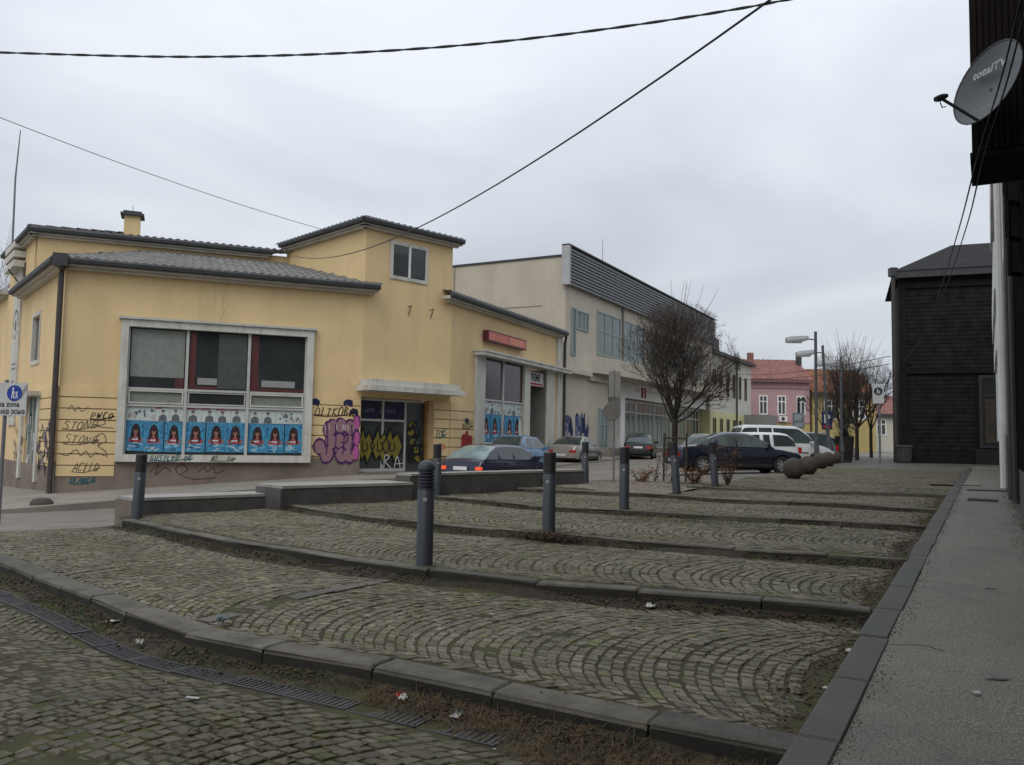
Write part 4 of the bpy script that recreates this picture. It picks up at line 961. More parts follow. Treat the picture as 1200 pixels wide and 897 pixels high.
def win(fc, parent, s0, s1, z0, z1, cols_, rows_, gm=GLASS_G, fm=None, n=.0, wd=.09, name='window'):
    fm = fm or mat('teal window frame', (.25, .30, .285), .5, .1, 3)
    f_ = MB(); frame_rect(fc, f_, s0, s1, z0, z1, wd, n - .05, n + .06)
    for i in range(1, cols_): x = s0 + (s1 - s0) * i / cols_; fc.box(f_, x - wd * .4, x + wd * .4, n - .05, n + .05, z0 + wd, z1 - wd)
    zz = [z0 + (z1 - z0) * r_ for r_ in rows_]
    for z in zz: fc.box(f_, s0 + wd, s1 - wd, n - .04, n + .045, z - wd * .4, z + wd * .4)
    wo_ = f_.build(name, fm, parent)
    for i in range(cols_):
        zs_ = [z0] + zz + [z1]
        for r_ in range(len(zs_) - 1):
            a, b = s0 + (s1 - s0) * i / cols_ + .02, s0 + (s1 - s0) * (i + 1) / cols_ - .02
            p_ = MB(); fc.box(p_, a, b, n + .004, n + .012 + .002 * ((i + r_) % 2), zs_[r_] + .02, zs_[r_ + 1] - .02); p_.build('pane', gm, wo_)
    return wo_
win(G, bb, .75, 1.45, 6.6, 9.4, 1, []); win(G, bb, 1.5, 3.3, 8.2, 9.35, 3, [], n=.002)
win(G, bb, 4.6, 8.6, 7.0, 9.75, 3, [.55]); win(G, bb, 9.2, 13.3, 7.0, 9.75, 3, [.55]); win(G, bb, 13.9, 18.2, 7.0, 9.75, 3, [.55]); win(G, bb, 18.8, 23, 7.0, 9.75, 3, [.55]); win(G, bb, 23.6, 28, 7.0, 9.75, 3, [.55])
c = MB(); c.tube([G.p(8.9, .1, 6.9), G.p(8.9, .1, 10.5)], .07); c.build('downpipe', STEELG, bb)
c = MB()
pts = [(2.2, .0), (3.2, .35), (4.5, .7), (6, 1.0), (8, 1.15), (GL, 1.2)]
n_ = len(pts); vs = [G.p(s, nn, z) for z in (5.76, 6.75) for s, nn in pts] + [G.p(s, 0, z) for z in (5.76, 6.75) for s, nn in pts]
fs = []
for i in range(n_ - 1):
    fs += [(i, i + 1, n_ + i + 1, n_ + i), (n_ + i, n_ + i + 1, 3 * n_ + i + 1, 3 * n_ + i), (2 * n_ + i, 2 * n_ + i + 1, i + 1, i)]
c.add(vs, fs); c.build('curved_band', BEIGE, bb)
c = MB(); G.box(c, -.1, 3.1, .002, .4, 5.5, 5.76); G.box(c, 3.3, 6.5, .002, .2, 5.3, 5.74); c.build('ledge', BEIGE, bb)
# ground floor: green door, white pier, glazed shop, red and white fascia
win(G, bb, 5.0, 6.4, 1.2, 3.7, 2, [.6], n=.02, name='glazed_door')
c = MB(); G.box(c, 9.6, 10.4, -1.2, -.3, .8, 4.7); c.build('white_pier', WHITE, bb)
for i in range(5):
    s0 = 10.5 + 4.1 * i
    win(G, bb, s0, s0 + 4.0, 1.25, 4.6, 4, [.75], n=-1.1, fm=ALU, name='shop_window', gm=GLASS_G if i < 4 else GLASS_D)
c = MB(); G.box(c, 9.5, GL, -1.2, -.6, 4.71, 5.74); fo = c.build('shop_fascia', WHITE, bb)
for s0, s1 in ((14.4, 14.9), (15.1, 15.5), (20.0, 20.6), (20.8, 21.4)):
    c = MB(); G.poly(c, [(s0, 4.85), (s1, 4.85), (s1, 5.6), (s0, 5.6)], -.595); c.build('fascia_mark', flat('fascia red', (.22, .03, .03)), fo)
c = MB(); G.box(c, 6.6, GL, -1.19, -.2, .4, 1.22); c.build('shop_plinth', PLINTH, bb)
c = MB(); G.box(c, 5.0, 6.5, .001, .9, .6, 1.18); c.build('door_step', PAVE, bb)
for q in range(10):
    pass
g = MB()
for q in range(24):
    x = random.uniform(.2, 3.4); G.poly(g, blob(x, random.uniform(1.7, 3.0), random.uniform(.12, .3), random.uniform(.2, .5), 8, .3), .003 + .0004 * q, q % 2)
for q in range(14): x = random.uniform(.2, 3.5); G.stroke(g, [(x, 1.5), (x + random.uniform(-.2, .2), 2.4), (x + random.uniform(-.2, .3), 3.1)], .06, .014 + .0003 * q, 2)
g.build('graffiti', [P_BLUE, P_DKBLUE, mat('pale blue spray', (.12, .15, .3), .8)], bb)
c = MB(); ap = G.p(20, -6, 12.3); c.tube([ap, ap + V((0, 0, 6))], [.05, .02], 5); c.build('roof_mast', STEELG, bb)

# ------------------------------------------------------------------ pale building beyond, pink and ochre houses
H0 = G.p(GL + .3, -.3, 0); HF = Face((H0.x, H0.y), ang=R(29.5)); HL = 15.5
pb = thing('corner_house', 'pale two storey house with lemon ground floor and narrow dark windows', 'building', (H0.x, H0.y, .8))
c = MB(); HF.box(c, 0, HL, -10, 0, 4.6, 9.9); c.build('wall', PALE, pb)
c = MB(); HF.box(c, 0, HL - 3, -10, .03, .3, 4.6); c.build('lower_wall', PALEY, pb)
c = MB(); HF.box(c, -.2, HL + .3, -10.3, .5, 9.9, 10.1); c.build('cornice', EAVE, pb)
part(corr_roof(HF, -.2, HL + .3, .5, 10.12, 2, HL - 2, -5, 11.6, per=.5, rows=4), 'roof', DKROOF, pb)
c = MB(); HF.box(c, 3.0, 7.5, -4, -1.2, 10.2, 12.0); c.build('roof_box', EAVE, pb)
for i in range(6):
    s = .9 + 2.35 * i
    win(HF, pb, s, s + .9, 6.2, 8.5, 1, [], gm=GLASS_D, fm=mat('brown frame', (.08, .06, .05), .6), wd=.08)
    if i < 5: win(HF, pb, s, s + .9, 2.2, 4.0, 1, [], gm=GLASS_D, fm=mat('brown frame', (.08, .06, .05), .6), wd=.08, n=.03)
c = MB(); c.tube([HF.p(9.2, .12, 1), HF.p(9.2, .12, 9.9)], .09); c.build('downpipe', DARKPIPE, pb)
c = MB(); HF.box(c, HL - 3, HL + 1.5, -2, 2.4, 3.3, 4.7); c.build('porch', mat('grey porch', (.2, .2, .19), .8), pb)
c = MB(); HF.box(c, HL - 3, HL - .1, -10, 0.02, .3, 4.6); c.build('porch_wall', mat('grey porch', (.2, .2, .19), .8), pb)

def far_house(name, label, P, ang, L, zb, ze, zr, wallm, roofm, wins, dep=9, lower=None):
    fc = Face(P, ang=R(ang)); t = thing(name, label, 'building', (P[0], P[1], zb))
    c = MB(); fc.box(c, 0, L, -dep, 0, zb - 1, ze)
    e0, e1 = fc.p(0, -dep / 2, zr), fc.p(L, -dep / 2, zr)
    for s, fl in ((0.002, 0), (L - .002, 1)):
        tri = [fc.p(s, 0, ze), fc.p(s, -dep, ze), fc.p(s, -dep / 2, zr)]; c.add(tri, [(0, 1, 2) if fl else (2, 1, 0)])
    c.build('wall', wallm, t)
    part(corr_roof(fc, -.2, L + .2, .45, ze + .02, -.2, L + .2, -dep / 2, zr + .05, per=.34, rows=12, amp=.05), 'roof', roofm, t)
    fb = Face(tuple(fc.p(L, -dep, 0))[:2], ang=R(ang + 180)); part(corr_roof(fb, -.2, L + .2, .45, ze + .02, -.2, L + .2, -dep / 2, zr + .05, per=.6, rows=5), 'roof', roofm, t)
    c = MB(); fc.box(c, -.25, L + .25, .002, .5, ze - .35, ze); c.build('cornice', mat('dark pink cornice', (.17, .09, .09), .8) if lower else EAVE, t)
    for (s0, s1, z0, z1) in wins:
        w_ = win(fc, t, s0, s1, z0, z1, 2, [.68], gm=mat('far dark glass', (.05, .055, .06), .1, .2, 1), fm=WHITE, wd=.14)
    if lower:
        c = MB(); fc.box(c, 0, L, .003, .05, zb, lower); c.build('lower_wall', YEL2, t)
        for z_ in (lower + .002, 8.0): c = MB(); fc.box(c, 0, L, .003, .12, z_, z_ + .13); c.build('string_course', mat('pink trim', (.36, .20, .21), .8), t)
    return t, fc
ph, pf = far_house('town_house', 'pink two storey house with red tiled roof and three white windows', (26.9, 93.0), 88, 6.7, .9, 9.0, 11.6, PINK, TILE,
    [(.9, 1.9, 5.0, 7.2), (3.0, 4.0, 5.0, 7.2), (5.2, 6.2, 5.0, 7.2)], lower=4.1)
c = MB(); pf.box(c, .4, 1.0, -2.6, -2.0, 10.2, 12.2); c.build('chimney', TILE, ph)
c = MB(); pf.box(c, 6.5, 7.0, -3.6, -3.0, 10.2, 12); c.build('chimney', EAVE, ph)
ac = MB(); pf.box(ac, 3.1, 4.0, .06, .4, 4.25, 4.85); aco = ac.build('air_conditioner', WHITE, ph)
c = MB(); c.lathe([(.0, 0), (.2, 0), (.22, .02)], 14, axis='Y'); cc = pf.p(3.5, .405, 4.55)
c.v = [(x + cc.x, -y + cc.y, z + cc.z) for x, y, z in c.v]; c.build('fan', EAVE, aco)
oh, of = far_house('town_house', 'ochre house with orange tiled roof beside the pink house', (33.9, 93.2), 88, 7.2, .9, 7.6, 10.6, YEL2, TILE2,
    [(1.3, 3.0, 4.6, 6.8), (4.6, 6.1, 4.6, 6.8)], dep=10)
far_house('town_house', 'low grey house behind the row of bare trees', (42.5, 101), 90, 22, .9, 5.6, 8.0, PALE, TILE, [(2, 3.2, 3, 5), (6, 7.2, 3, 5), (10, 11.2, 3, 5)], dep=10)

# ------------------------------------------------------------------ black timber building at the end of the sidewalk
DK = Face((20.25, 42.9), ang=R(112)); DKL = 9.0
db = thing('timber_building', 'black timber clad building with hipped dark roof and shop window', 'building', (20.05, 42.9, .8))
c = MB(); DK.box(c, 0, DKL, -9, 0, .4, 10.55); c.build('wall', TIMB2, db)
proto = None
def slats(s0, s1, z0, z1, pitch=.21):
    global proto
    n = int((z1 - z0) / pitch); base = None
    for i in range(n):
        z = z0 + i * pitch
        if base is None:
            o = MB(); p0 = DK.p(s0, 0, z)
            vs = [DK.p(s, n_, z + h) for s in (s0, s1) for n_, h in ((.0, 0), (.028, 0.0), (.028, .03), (.010, pitch * .97), (0, pitch * .97))]
            o.add(vs, [(0, 1, 6, 5), (1, 2, 7, 6), (2, 3, 8, 7), (3, 4, 9, 8), (4, 3, 2, 1, 0), (5, 6, 7, 8, 9)]); ob = o.build('slat', TIMB, db); base = ob
        else:
            ob = base.copy(); COL.objects.link(ob); ob.location.z = base.location.z + i * pitch
slats(.25, 8.8, 5.7, 9.85); slats(.25, 3.3, 1.5, 5.4)
c = MB(); DK.box(c, -.1, .24, .001, .1, .4, 10.5); DK.box(c, .241, DKL, .001, .12, 5.42, 5.68); DK.box(c, .241, DKL, .001, .1, 9.88, 10.2); DK.box(c, .241, 3.3, .001, .1, .4, 1.48); c.build('trim', TIMB2, db)
c = MB(); DK.box(c, -.3, DKL, -.1, .45, 10.4, 10.75); c.build('eave', EAVE, db)
# hipped roof
c = MB(); vs = [DK.p(-.35, .5, 10.76), DK.p(DKL + .3, .5, 10.76), DK.p(DKL + .3, -9.4, 10.76), DK.p(-.35, -9.4, 10.76), DK.p(2.9, -4.4, 13.0), DK.p(DKL - 1, -4.4, 13.0)]
c.add(vs, [(0, 1, 5, 4), (1, 2, 5), (2, 3, 4, 5), (3, 0, 4)]); ro_ = c.build('roof', DKROOF, db)
c = MB(); DK.box(c, 5.0, 5.9, -2.9, -2.4, 12.4, 12.8); c.build('roof_hatch', EAVE, ro_)
swf = win(DK, db, 3.5, 8.6, 1.65, 5.3, 2, [.72], gm=mat('dim shop glass', (.022, .024, .026), .09, .4, .6, spec=.5), fm=mat('dark grey frame', (.026, .026, .028), .6), wd=.16, n=.05, name='shop_window')
c = MB(); DK.box(c, 3.75, 8.35, .072, .082, 1.9, 4.1); c.build('brown_display', mat('brown boards behind glass', (.042, .034, .025), .5, .6, 1.6), swf)
c = MB(); DK.box(c, 3.3, 8.8, .001, .25, .4, 1.6); c.build('base_panel', mat('dark base', (.014, .014, .015), .85), db)
c = MB(); DK.box(c, .3, 8.8, .05, .5, .3, .78); c.build('doorstep', mat('dark stone', (.05, .048, .045), .8), db)
c = MB(); pz = DK.p(-.35, .35, .8); c.tube([pz, pz + V((.0, 0, 9.7))], .11, 8); c.build('downpipe', DARKPIPE, db)
c = MB(); c.box(pz + V((-.18, -.18, 9.7)), (.36, 0, 0), (0, .36, 0), (0, 0, .45)); c.build('hopper', EAVE, db)

# ------------------------------------------------------------------ right hand buildings along the sidewalk
def UF(u, v0):  # wall facing the plaza (towards -u): runs with decreasing v so that n points to -u
    return Face(W(u, v0), ang=R(210))
wb = thing('white_house', 'narrow white rendered house wall with projecting boxes at the far end of the sidewalk', 'building', (*W(.35, 40), .9))
VF = 40.0; WF = UF(.34, VF)                     # s = VF - v
def vs_(v): return VF - v
c = MB(); WF.box(c, 0, vs_(20), -8, 0, 1.9, 14); c.build('wall', mat('grey white render', (.5, .5, .475), .8, .08, .8, dirt=(.32, .31, .29), dscale=.7, damt=.4, streak=True), wb)
c = MB(); WF.box(c, 0, vs_(20), -8, .02, .3, 1.9); c.build('plinth', mat('dark slate plinth', (.05, .052, .06), .6, .2, 2), wb)
for z0, z1, v0, v1 in ((6.0, 7.3, 26, 40), (9.9, 11.6, 26, 40), (4.2, 4.9, 25, 33)):
    c = MB(); WF.box(c, vs_(v1), vs_(v0), .001, .16, z0, z1); c.build('projecting_box', WHITE, wb)
for z0, z1 in ((7.4, 9.8), (2.6, 4.1), (5.0, 5.9)):
    for v0 in (27, 31.5, 36):
        c = MB(); WF.box(c, vs_(v0 + 3), vs_(v0), .001, .02, z0, z1); c.build('window_strip', GLASS_D, wb)
c = MB()
for v0 in (21, 25, 30.3, 34.8): WF.box(c, vs_(v0 + .9), vs_(v0), .021, .1, 1.9, 5.9)
c.build('pilaster', WHITE, wb)
c = MB(); p = WF.p(vs_(20.3), .1, 0); c.tube([(p.x, p.y, .8), (p.x, p.y, 9)], .07, 8); c.build('downpipe', WHITE, wb)

nb = thing('dark_townhouse', 'dark brown town house beside the sidewalk with an overhanging bay', 'building', (*W(.45, 20), .6))
DF = UF(.47, 20.0); ds = lambda v: 20.0 - v
c = MB(); DF.box(c, 0, ds(-8), -8, 0, 1.25, 12); c.build('wall', BROWN_D, nb)
c = MB(); DF.box(c, 0, ds(-8), -8, .04, -.5, 1.25); c.build('plinth', mat('mossy concrete base', (.075, .075, .068), .8, .25, 1.5, dirt=(.04, .045, .03), dscale=1.5, damt=.6), nb)
for i in range(28):
    v0 = 19.7 - i * .7
    c = MB(); DF.box(c, ds(v0), ds(v0 - .05), .001, .03, 1.27, 11.9); c.build('batten', TIMB2, nb)
for v0 in (19.6, 16.5): c = MB(); p = DF.p(ds(v0), .1, 0); c.tube([(p.x, p.y, .7), (p.x, p.y, 11)], .05, 8); c.build('downpipe', DARKPIPE, nb)
for i, (v0, z0) in enumerate(((16.2, 5.9), (15.0, 4.9), (13.9, 4.1))):
    c = MB(); P0 = DF.p(ds(v0), .03, z0); hd = V((-.24, -.08, 0))
    for q in (0, 1): c.box(P0 + hd * q * .96, hd * .06, V((.02, -.03, 0)), (0, 0, 1.1))
    for q in (0, .47, .95): c.box(P0 + V((0, 0, 1.1 * q)), hd, V((.02, -.03, 0)), (0, 0, .06))
    s_ = c.build('casement', TIMB2, nb)
    g_ = MB(); g_.box(P0 + hd * .08 + V((.008, -.012, .08)), hd * .84, V((.004, -.006, 0)), (0, 0, .98)); g_.build('pane', mat('painted sky reflection glass', (.12, .13, .135), .08, .2, 2, spec=.7), s_)  # the sky's reflection is painted into the pale pane colour
# bay
BU0 = -.115
bf = Face(W(BU0, 13.4), ang=R(210))
bay = MB(); bay.prism([W(BU0, 11.0), W(.46, 11.0), W(.46, 12.1), W(BU0, 12.1)], 5.1, 9.8); bo = bay.build('bay', BROWN_D, nb)
c = MB(); c.prism([W(BU0 - .02, 10.95), W(.46, 10.95), W(.46, 12.15), W(BU0 - .02, 12.15)], 5.03, 5.099); c.build('bay_sill', TIMB2, bo)
for i in range(9):
    u0 = BU0 + .02 + i * .065; z = 4.64
    c = MB(); c.prism([W(u0, 10.965), W(u0 + .05, 10.965), W(u0 + .05, 10.999), W(u0, 10.999)], 5.12, 9.7); c.build('plank', BROWN_D, bo)

# satellite dish on the bay
dc = V((5.24, 8.98, 5.70))
dsh = thing('satellite_dish', 'grey satellite dish with lettering fixed to the dark bay', 'satellite dish', tuple(dc))
nrm = V((-.92, -.25, .29)).normalized()
xa = nrm.cross(V((0, 0, 1))).normalized() * -1; ya = nrm.cross(xa) * 1
if ya.z < 0: ya = -ya
def DP(a, b, h): return dc + xa * a + ya * b + nrm * h
c = MB(); rings, seg = 7, 36; ra, rb_ = .45, .49
for r in range(rings + 1):
    for k in range(seg):
        t_ = 2 * math.pi * k / seg; f = r / rings; c.v.append(tuple(DP(ra * f * math.cos(t_), rb_ * f * math.sin(t_), .09 * f * f - .09)))
for r in range(rings):
    for k in range(seg): c.f.append((r * seg + k, r * seg + (k + 1) % seg, (r + 1) * seg + (k + 1) % seg, (r + 1) * seg + k)); c.m.append(0); c.tone.append(1.0)
DISHM = mat('dish grey', (.085, .088, .095), .4, .1, 3)
rf = c.build('reflector', DISHM, dsh, smooth=True)
c = MB(); c.tube([DP(ra * math.cos(2 * math.pi * k / 36), rb_ * math.sin(2 * math.pi * k / 36), .0) for k in range(37)], .009, 6); c.build('rim', mat('dish rim', (.05, .052, .056), .4), rf)
m4 = Matrix.Identity(4)
for r in range(3): m4[r][0] = xa[r]; m4[r][1] = ya[r]; m4[r][2] = nrm[r]
if xa.cross(ya).dot(nrm) < 0:
    for r in range(3): m4[r][0] = -xa[r]
m4.translation = DP(0, .12, .003)
text('dish_lettering', 'totalTV', .15, m4, flat('pale grey print', (.42, .43, .45)), rf, align='CENTER', bold=.003)
m5 = m4.copy(); m5.translation = DP(0, -.34, .0); text('dish_lettering', '. .   . ..', .12, m5, flat('pale grey print', (.42, .43, .45)), rf, align='CENTER')
lnb = DP(-.05, -.1, .66); low = DP(0, -.50, .0)
low = DP(0, -.47, .01); lnb = low + nrm * .50 + V((-.02, -.03, .03))
c = MB(); c.tube([low, lnb], .017, 8); c.build('feed_arm', mat('arm grey green', (.09, .10, .09), .5), dsh)
c = MB(); dr = (dc - lnb).normalized(); c.tube([lnb - dr * .07, lnb - dr * .03, lnb + dr * .03, lnb + dr * .10], [.028, .036, .036, .022], 10); c.tube([lnb, lnb + V((0, 0, -.06)), lnb + V((.03, .02, -.10)), lnb + V((.09, .06, -.07))], .006, 5); c.build('receiver_head', BLACKM, dsh)
bkt = W(.1, 10.98); c = MB(); c.tube([DP(0, -.05, -.09), V((bkt[0], bkt[1], dc.z - .1))], .022, 8); c.tube([DP(0, .3, -.07), V((bkt[0], bkt[1], dc.z + .5))], .012, 6); c.build('wall_mount', BLACKM, dsh)
c = MB(); c.tube([low, DP(0, -.46, -.03)], .014, 6); c.build('arm_joint', BLACKM, dsh)

# ------------------------------------------------------------------ cables
def cable(name, label, pts, r, sag=0., group=None, twist=False):
    pts = [V(p) for p in pts]
    if len(pts) == 2 and sag:
        a, b = pts; pts = [a.lerp(b, t / 30) - V((0, 0, sag * 4 * (t / 30) * (1 - t / 30))) for t in range(31)]
    c = MB()
    if twist:
        q = []
        for i in range(len(pts) - 1):
            for k in range(6): q.append(pts[i].lerp(pts[i + 1], k / 6))
        q.append(pts[-1]); r *= .72
        for ph_ in (0, math.pi):
            c.tube([p + V((.3, .3, 1)) * (r * .9) * math.sin(i * .8 + ph_) for i, p in enumerate(q)], r * .8, 5)
    else: c.tube(pts, r, 6)
    o = c.build(name, CABLE, None, origin=pts[0]); return tag(o, label, 'cable', group)
def smooth_path(pts, k=6):
    q = []
    for i in range(len(pts) - 1):
        p0, p1, p2, p3 = [V(pts[max(0, min(len(pts) - 1, i + d))]) for d in (-1, 0, 1, 2)]
        for j in range(k):
            t = j / k; q.append(.5 * (2 * p1 + (p2 - p0) * t + (2 * p0 - 5 * p1 + 4 * p2 - p3) * t * t + (3 * p1 - p0 - 3 * p2 + p3) * t ** 3))
    return q + [V(pts[-1])]
cable('overhead_cable', 'thick twisted overhead cable sagging across the grey sky', smooth_path([(-14.5, 12.2, 7.65), (-10.89, 11.3, 7.02), (-6.77, 10.5, 6.56), (-3.5, 9.8, 6.23), (-.45, 9.1, 6.1), (2.44, 8.4, 6.21), (4.16, 7.9, 6.44), (5.6, 7.4, 6.75)]), .016, twist=True)
cable('overhead_cable', 'long black cable running down to the tower of the yellow building', [(2.9, 6.7, 5.95), (-9.0, 33.5, 9.0)], .0125, .98)
cable('overhead_cable', 'thin wire stretched to the roof of the yellow building', [(-16.5, 18.0, 10.55), (-7.4, 33.5, 10.0)], .010, .3)
bx, by = W(BU0 - .03, 11.0)
for k, off in enumerate((0, .07)):
    cable('wall_cable', ('slack cable crossing the dish and hanging down to the black timber building', 'second slack cable running alongside the first down to the timber building')[k],
          smooth_path([(4.75 + off, 7.3, 6.21), (4.97 + off, 7.9, 6.06), (5.09 + off, 8.45, 5.52), (5.30 + off, 9.3, 4.95), (7.61 + off * 2, 14.0, 5.3 + off), (11.38 + off * 2, 22.0, 5.65 + off), (15.75, 32, 5.6 + off), (19.9, 42.3, 5.75 + off)]), .010, group='slack cables from the dish')
cable('overhead_cable', 'faint wire strung between the far houses and the timber building', [(19.5, 42.6, 6.3), (24, 96, 10.0)], .02, .6)
cable('overhead_cable', 'lower faint wire strung behind the lamp posts', [(19.5, 42.6, 5.9), (21.5, 90, 9.0)], .02, .6)

# ------------------------------------------------------------------ low granite walls
def low_wall(label, P0, P1, wd, zb0, zb1, zt, em=None):
    a, b = V(P0), V(P1); d = (b - a).normalized(); n = V((-d.y, d.x)); L = (b - a).length
    t = thing('low_wall', label, 'wall', (a.x, a.y, zb0), group=None)
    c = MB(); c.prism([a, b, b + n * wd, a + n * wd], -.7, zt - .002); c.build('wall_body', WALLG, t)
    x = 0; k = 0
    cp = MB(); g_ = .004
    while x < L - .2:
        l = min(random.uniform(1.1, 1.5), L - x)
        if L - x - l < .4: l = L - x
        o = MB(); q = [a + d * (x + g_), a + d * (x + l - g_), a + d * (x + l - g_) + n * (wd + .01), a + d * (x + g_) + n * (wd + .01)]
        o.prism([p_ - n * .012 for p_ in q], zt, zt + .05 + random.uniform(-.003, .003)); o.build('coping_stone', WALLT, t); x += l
    e = MB(); e.prism([a - d * .03 - n * .004, a - d * .001 - n * .004, a - d * .001 + n * (wd + .004), a - d * .03 + n * (wd + .004)], -.7, zt - .003); e.build('end_face', em or WALLG, t)
low_wall('low granite retaining wall with brown end face beside the lower street', (-6.23, 13.8), (-4.32, 15.62), .75, .05, .3, .51, WALLE)
low_wall('middle granite wall block standing proud of its neighbours', (-4.1, 15.0), (-1.98, 16.95), 1.0, .3, .4, .68)
low_wall('tallest long low granite wall with parked cars behind it', (-2.05, 17.15), (2.05, 21.75), .45, .4, .5, .85)

# ------------------------------------------------------------------ bollards
def bollard(kind):
    """domed lamp bollard with louvred head, or one whose head is a plain dark ribbed cap"""
    t = thing('bollard', '', 'bollard', world=False, group='steel bollards of the stepped plaza')
    r = .088
    c = MB(); c.lathe([(r * 1.02, -.1), (r * 1.02, .02), (r, .03), (r, .80), (r * .96, .805), (0, .806)], 20); c.build('post', BOLL, t, smooth=True)
    h = MB()
    if kind == 'dome':
        z = .80
        for i in range(6): h.lathe([(r * .8, z), (r * 1.04, z + .004), (r * 1.04, z + .016), (r * .8, z + .022), (r * .8, z + .034)], 20); z += .034
        h.lathe([(r * 1.04, z), (r * 1.04, z + .02), (r * .95, z + .055), (r * .7, z + .085), (r * .35, z + .1), (0, z + .104)], 20); h.build('lamp_head', BOLL, t, smooth=False)
        k = MB(); k.lathe([(r * .78, .8), (r * .78, 1.0)], 16); k.build('lamp_core', BOLL_H, t)
    else:
        z = .80
        for i in range(8): h.lathe([(r * .93, z), (r * 1.0, z + .006), (r * 1.0, z + .024), (r * .93, z + .032)], 20); z += .032
        h.lathe([(r * .98, z), (r * .98, z + .025), (r * .9, z + .04), (0, z + .042)], 20); h.build('lamp_head', BOLL_H, t)
    s = MB(); s.lathe([(.024, 0), (.024, .004), (0, .004)], 12, axis='Y'); s.v = [(x, -r - y, zz + .70) for x, y, zz in s.v]; s.build('sticker', mat('worn sticker', (.3, .3, .3), .6), t)
    return t
bdome, bcap = bollard('dome'), bollard('cap')
BL = [((-.85, 8.66), .29, 0, 0, 'domed grey louvred lamp bollard on the second stone step'),
      ((.57, 11.27), .37, 0, 1, 'dark topped bollard with dead leaves heaped round its foot'),
      ((2.05, 14.59), .44, 0, 1, 'dark topped bollard on the fourth stone step'),
      ((3.70, 18.2), .51, -4, 1, 'leaning dark topped bollard just in front of the bare tree'),
      ((5.05, 20.25), .57, -5, 1, 'leaning dark topped bollard beside the russet dead shrub'),
      ((-5.95, 13.3), .22, 1.5, 1, 'dark topped bollard at the brown end of the low granite wall'),
      ((-1.50, 17.45), .42, -1, 1, 'scribbled dark topped bollard at the foot of the tallest granite wall'),
      ((1.98, 21.55), .52, 0, 1, 'dark topped bollard at the street end of the tallest granite wall')]
for i, ((x, y), z, tilt, k, lab) in enumerate(BL):
    src = bcap if k else bdome
    o = src if i in (0, 1) else copy_tree(src)
    x, y = x - .035, y + .12
    o.location = (x, y, z); o.rotation_euler = (0, R(tilt), random.uniform(-.4, .4) if i else 0); o['label'] = lab
    o.scale = (1, 1, {5: .98, 3: 1.05}.get(i, 1.0))

# ------------------------------------------------------------------ stone balls, planter, bin
BALLS = [((8.51, 24.99), .32, 'stone ball bollard at the front of the row beside the parked cars'), ((9.98, 27.9), .32, 'second stone ball of the row behind the foremost'),
         ((12.3, 33.0), .32, 'stone ball just behind the nearest lamp post'), ((13.75, 36.0), .32, 'fourth stone ball of the row, past the nearest lamp post'), ((15.7, 40.3), .32, 'last stone ball of the row beside the plant tub')]
for i, ((x, y), r, lab) in enumerate(BALLS):
    u, v = UV(x, y); z = zplaza(v)
    t = thing('stone_ball', lab, 'stone ball', (x, y, z), random.uniform(0, 3), 'stone balls along the parking edge', world=False)
    c = MB(); n = 16
    for j in range(n + 1):
        a = math.pi * j / n
        for k in range(28): b = 2 * math.pi * k / 28; q = r * (1 + .006 * math.sin(5 * b + 3 * a + i)); c.v.append((q * math.sin(a) * math.cos(b), q * math.sin(a) * math.sin(b), r * .95 - q * math.cos(a)))
    for j in range(n):
        for k in range(28): c.f.append((j * 28 + k, j * 28 + (k + 1) % 28, (j + 1) * 28 + (k + 1) % 28, (j + 1) * 28 + k)); c.m.append(0); c.tone.append(1.0)
    c.build('ball', STONEB, t, smooth=True)
    c = MB(); c.lathe([(.19, -.02), (.19, .025), (.15, .05), (0, .05)], 20); c.build('foot', KERB_D, t)
px, py = 17.0, 42.3; pz_ = zplaza(UV(px, py)[1])
t = thing('planter', 'tall dark plant tub with a ragged evergreen shrub', 'planter', (px, py, pz_), world=False)
c = MB(); c.lathe([(0, 0), (.34, 0), (.36, .05), (.33, .1), (.44, 1.2), (.48, 1.25), (.48, 1.32), (.42, 1.32), (.40, 1.2), (0, 1.2)], 18)
for k in range(18): a = 2 * math.pi * k / 18; c.tube([(.35 * math.cos(a), .35 * math.sin(a), .1), (.455 * math.cos(a), .455 * math.sin(a), 1.2)], .02, 4)
c.build('tub', mat('dark maroon tub', (.03, .02, .02), .7, .2, 3), t)
c = MB()
for k in range(420):
    a = random.uniform(0, 6.28); s_ = random.uniform(.1, 1); el = random.uniform(.1, 1.3)
    p = V((math.cos(a) * s_ * .55, math.sin(a) * s_ * .5, 1.2 + s_ * el * .9)); d = V((math.cos(a), math.sin(a), .6 + random.uniform(-.3, .5))).normalized() * random.uniform(.1, .25)
    sd_ = d.cross(V((0, 0, 1))).normalized() * .03
    c.add([p - sd_, p + sd_, p + d], [(0, 1, 2)])
c.build('foliage', mat('dark evergreen', (.022, .034, .018), .8, .3, 6), t)
bx_, by_ = 20.0, 42.3; t = thing('litter_bin', 'squat grey green litter bin at the corner of the timber building', 'bin', (bx_, by_, zplaza(46)), world=False)
c = MB(); c.lathe([(0, 0), (.30, 0), (.36, .1), (.42, .8), (.45, .82), (.45, .9), (.36, .92), (.34, .8), (0, .8)], 14); c.build('bin_body', mat('grey green bin', (.055, .062, .058), .6), t)
c = MB()
for k in range(14): a = 2 * math.pi * k / 14; c.tube([(.365 * math.cos(a), .365 * math.sin(a), .1), (.425 * math.cos(a), .425 * math.sin(a), .8)], .012, 4)
c.build('rib', mat('dark bin rib', (.03, .034, .032), .6), t)

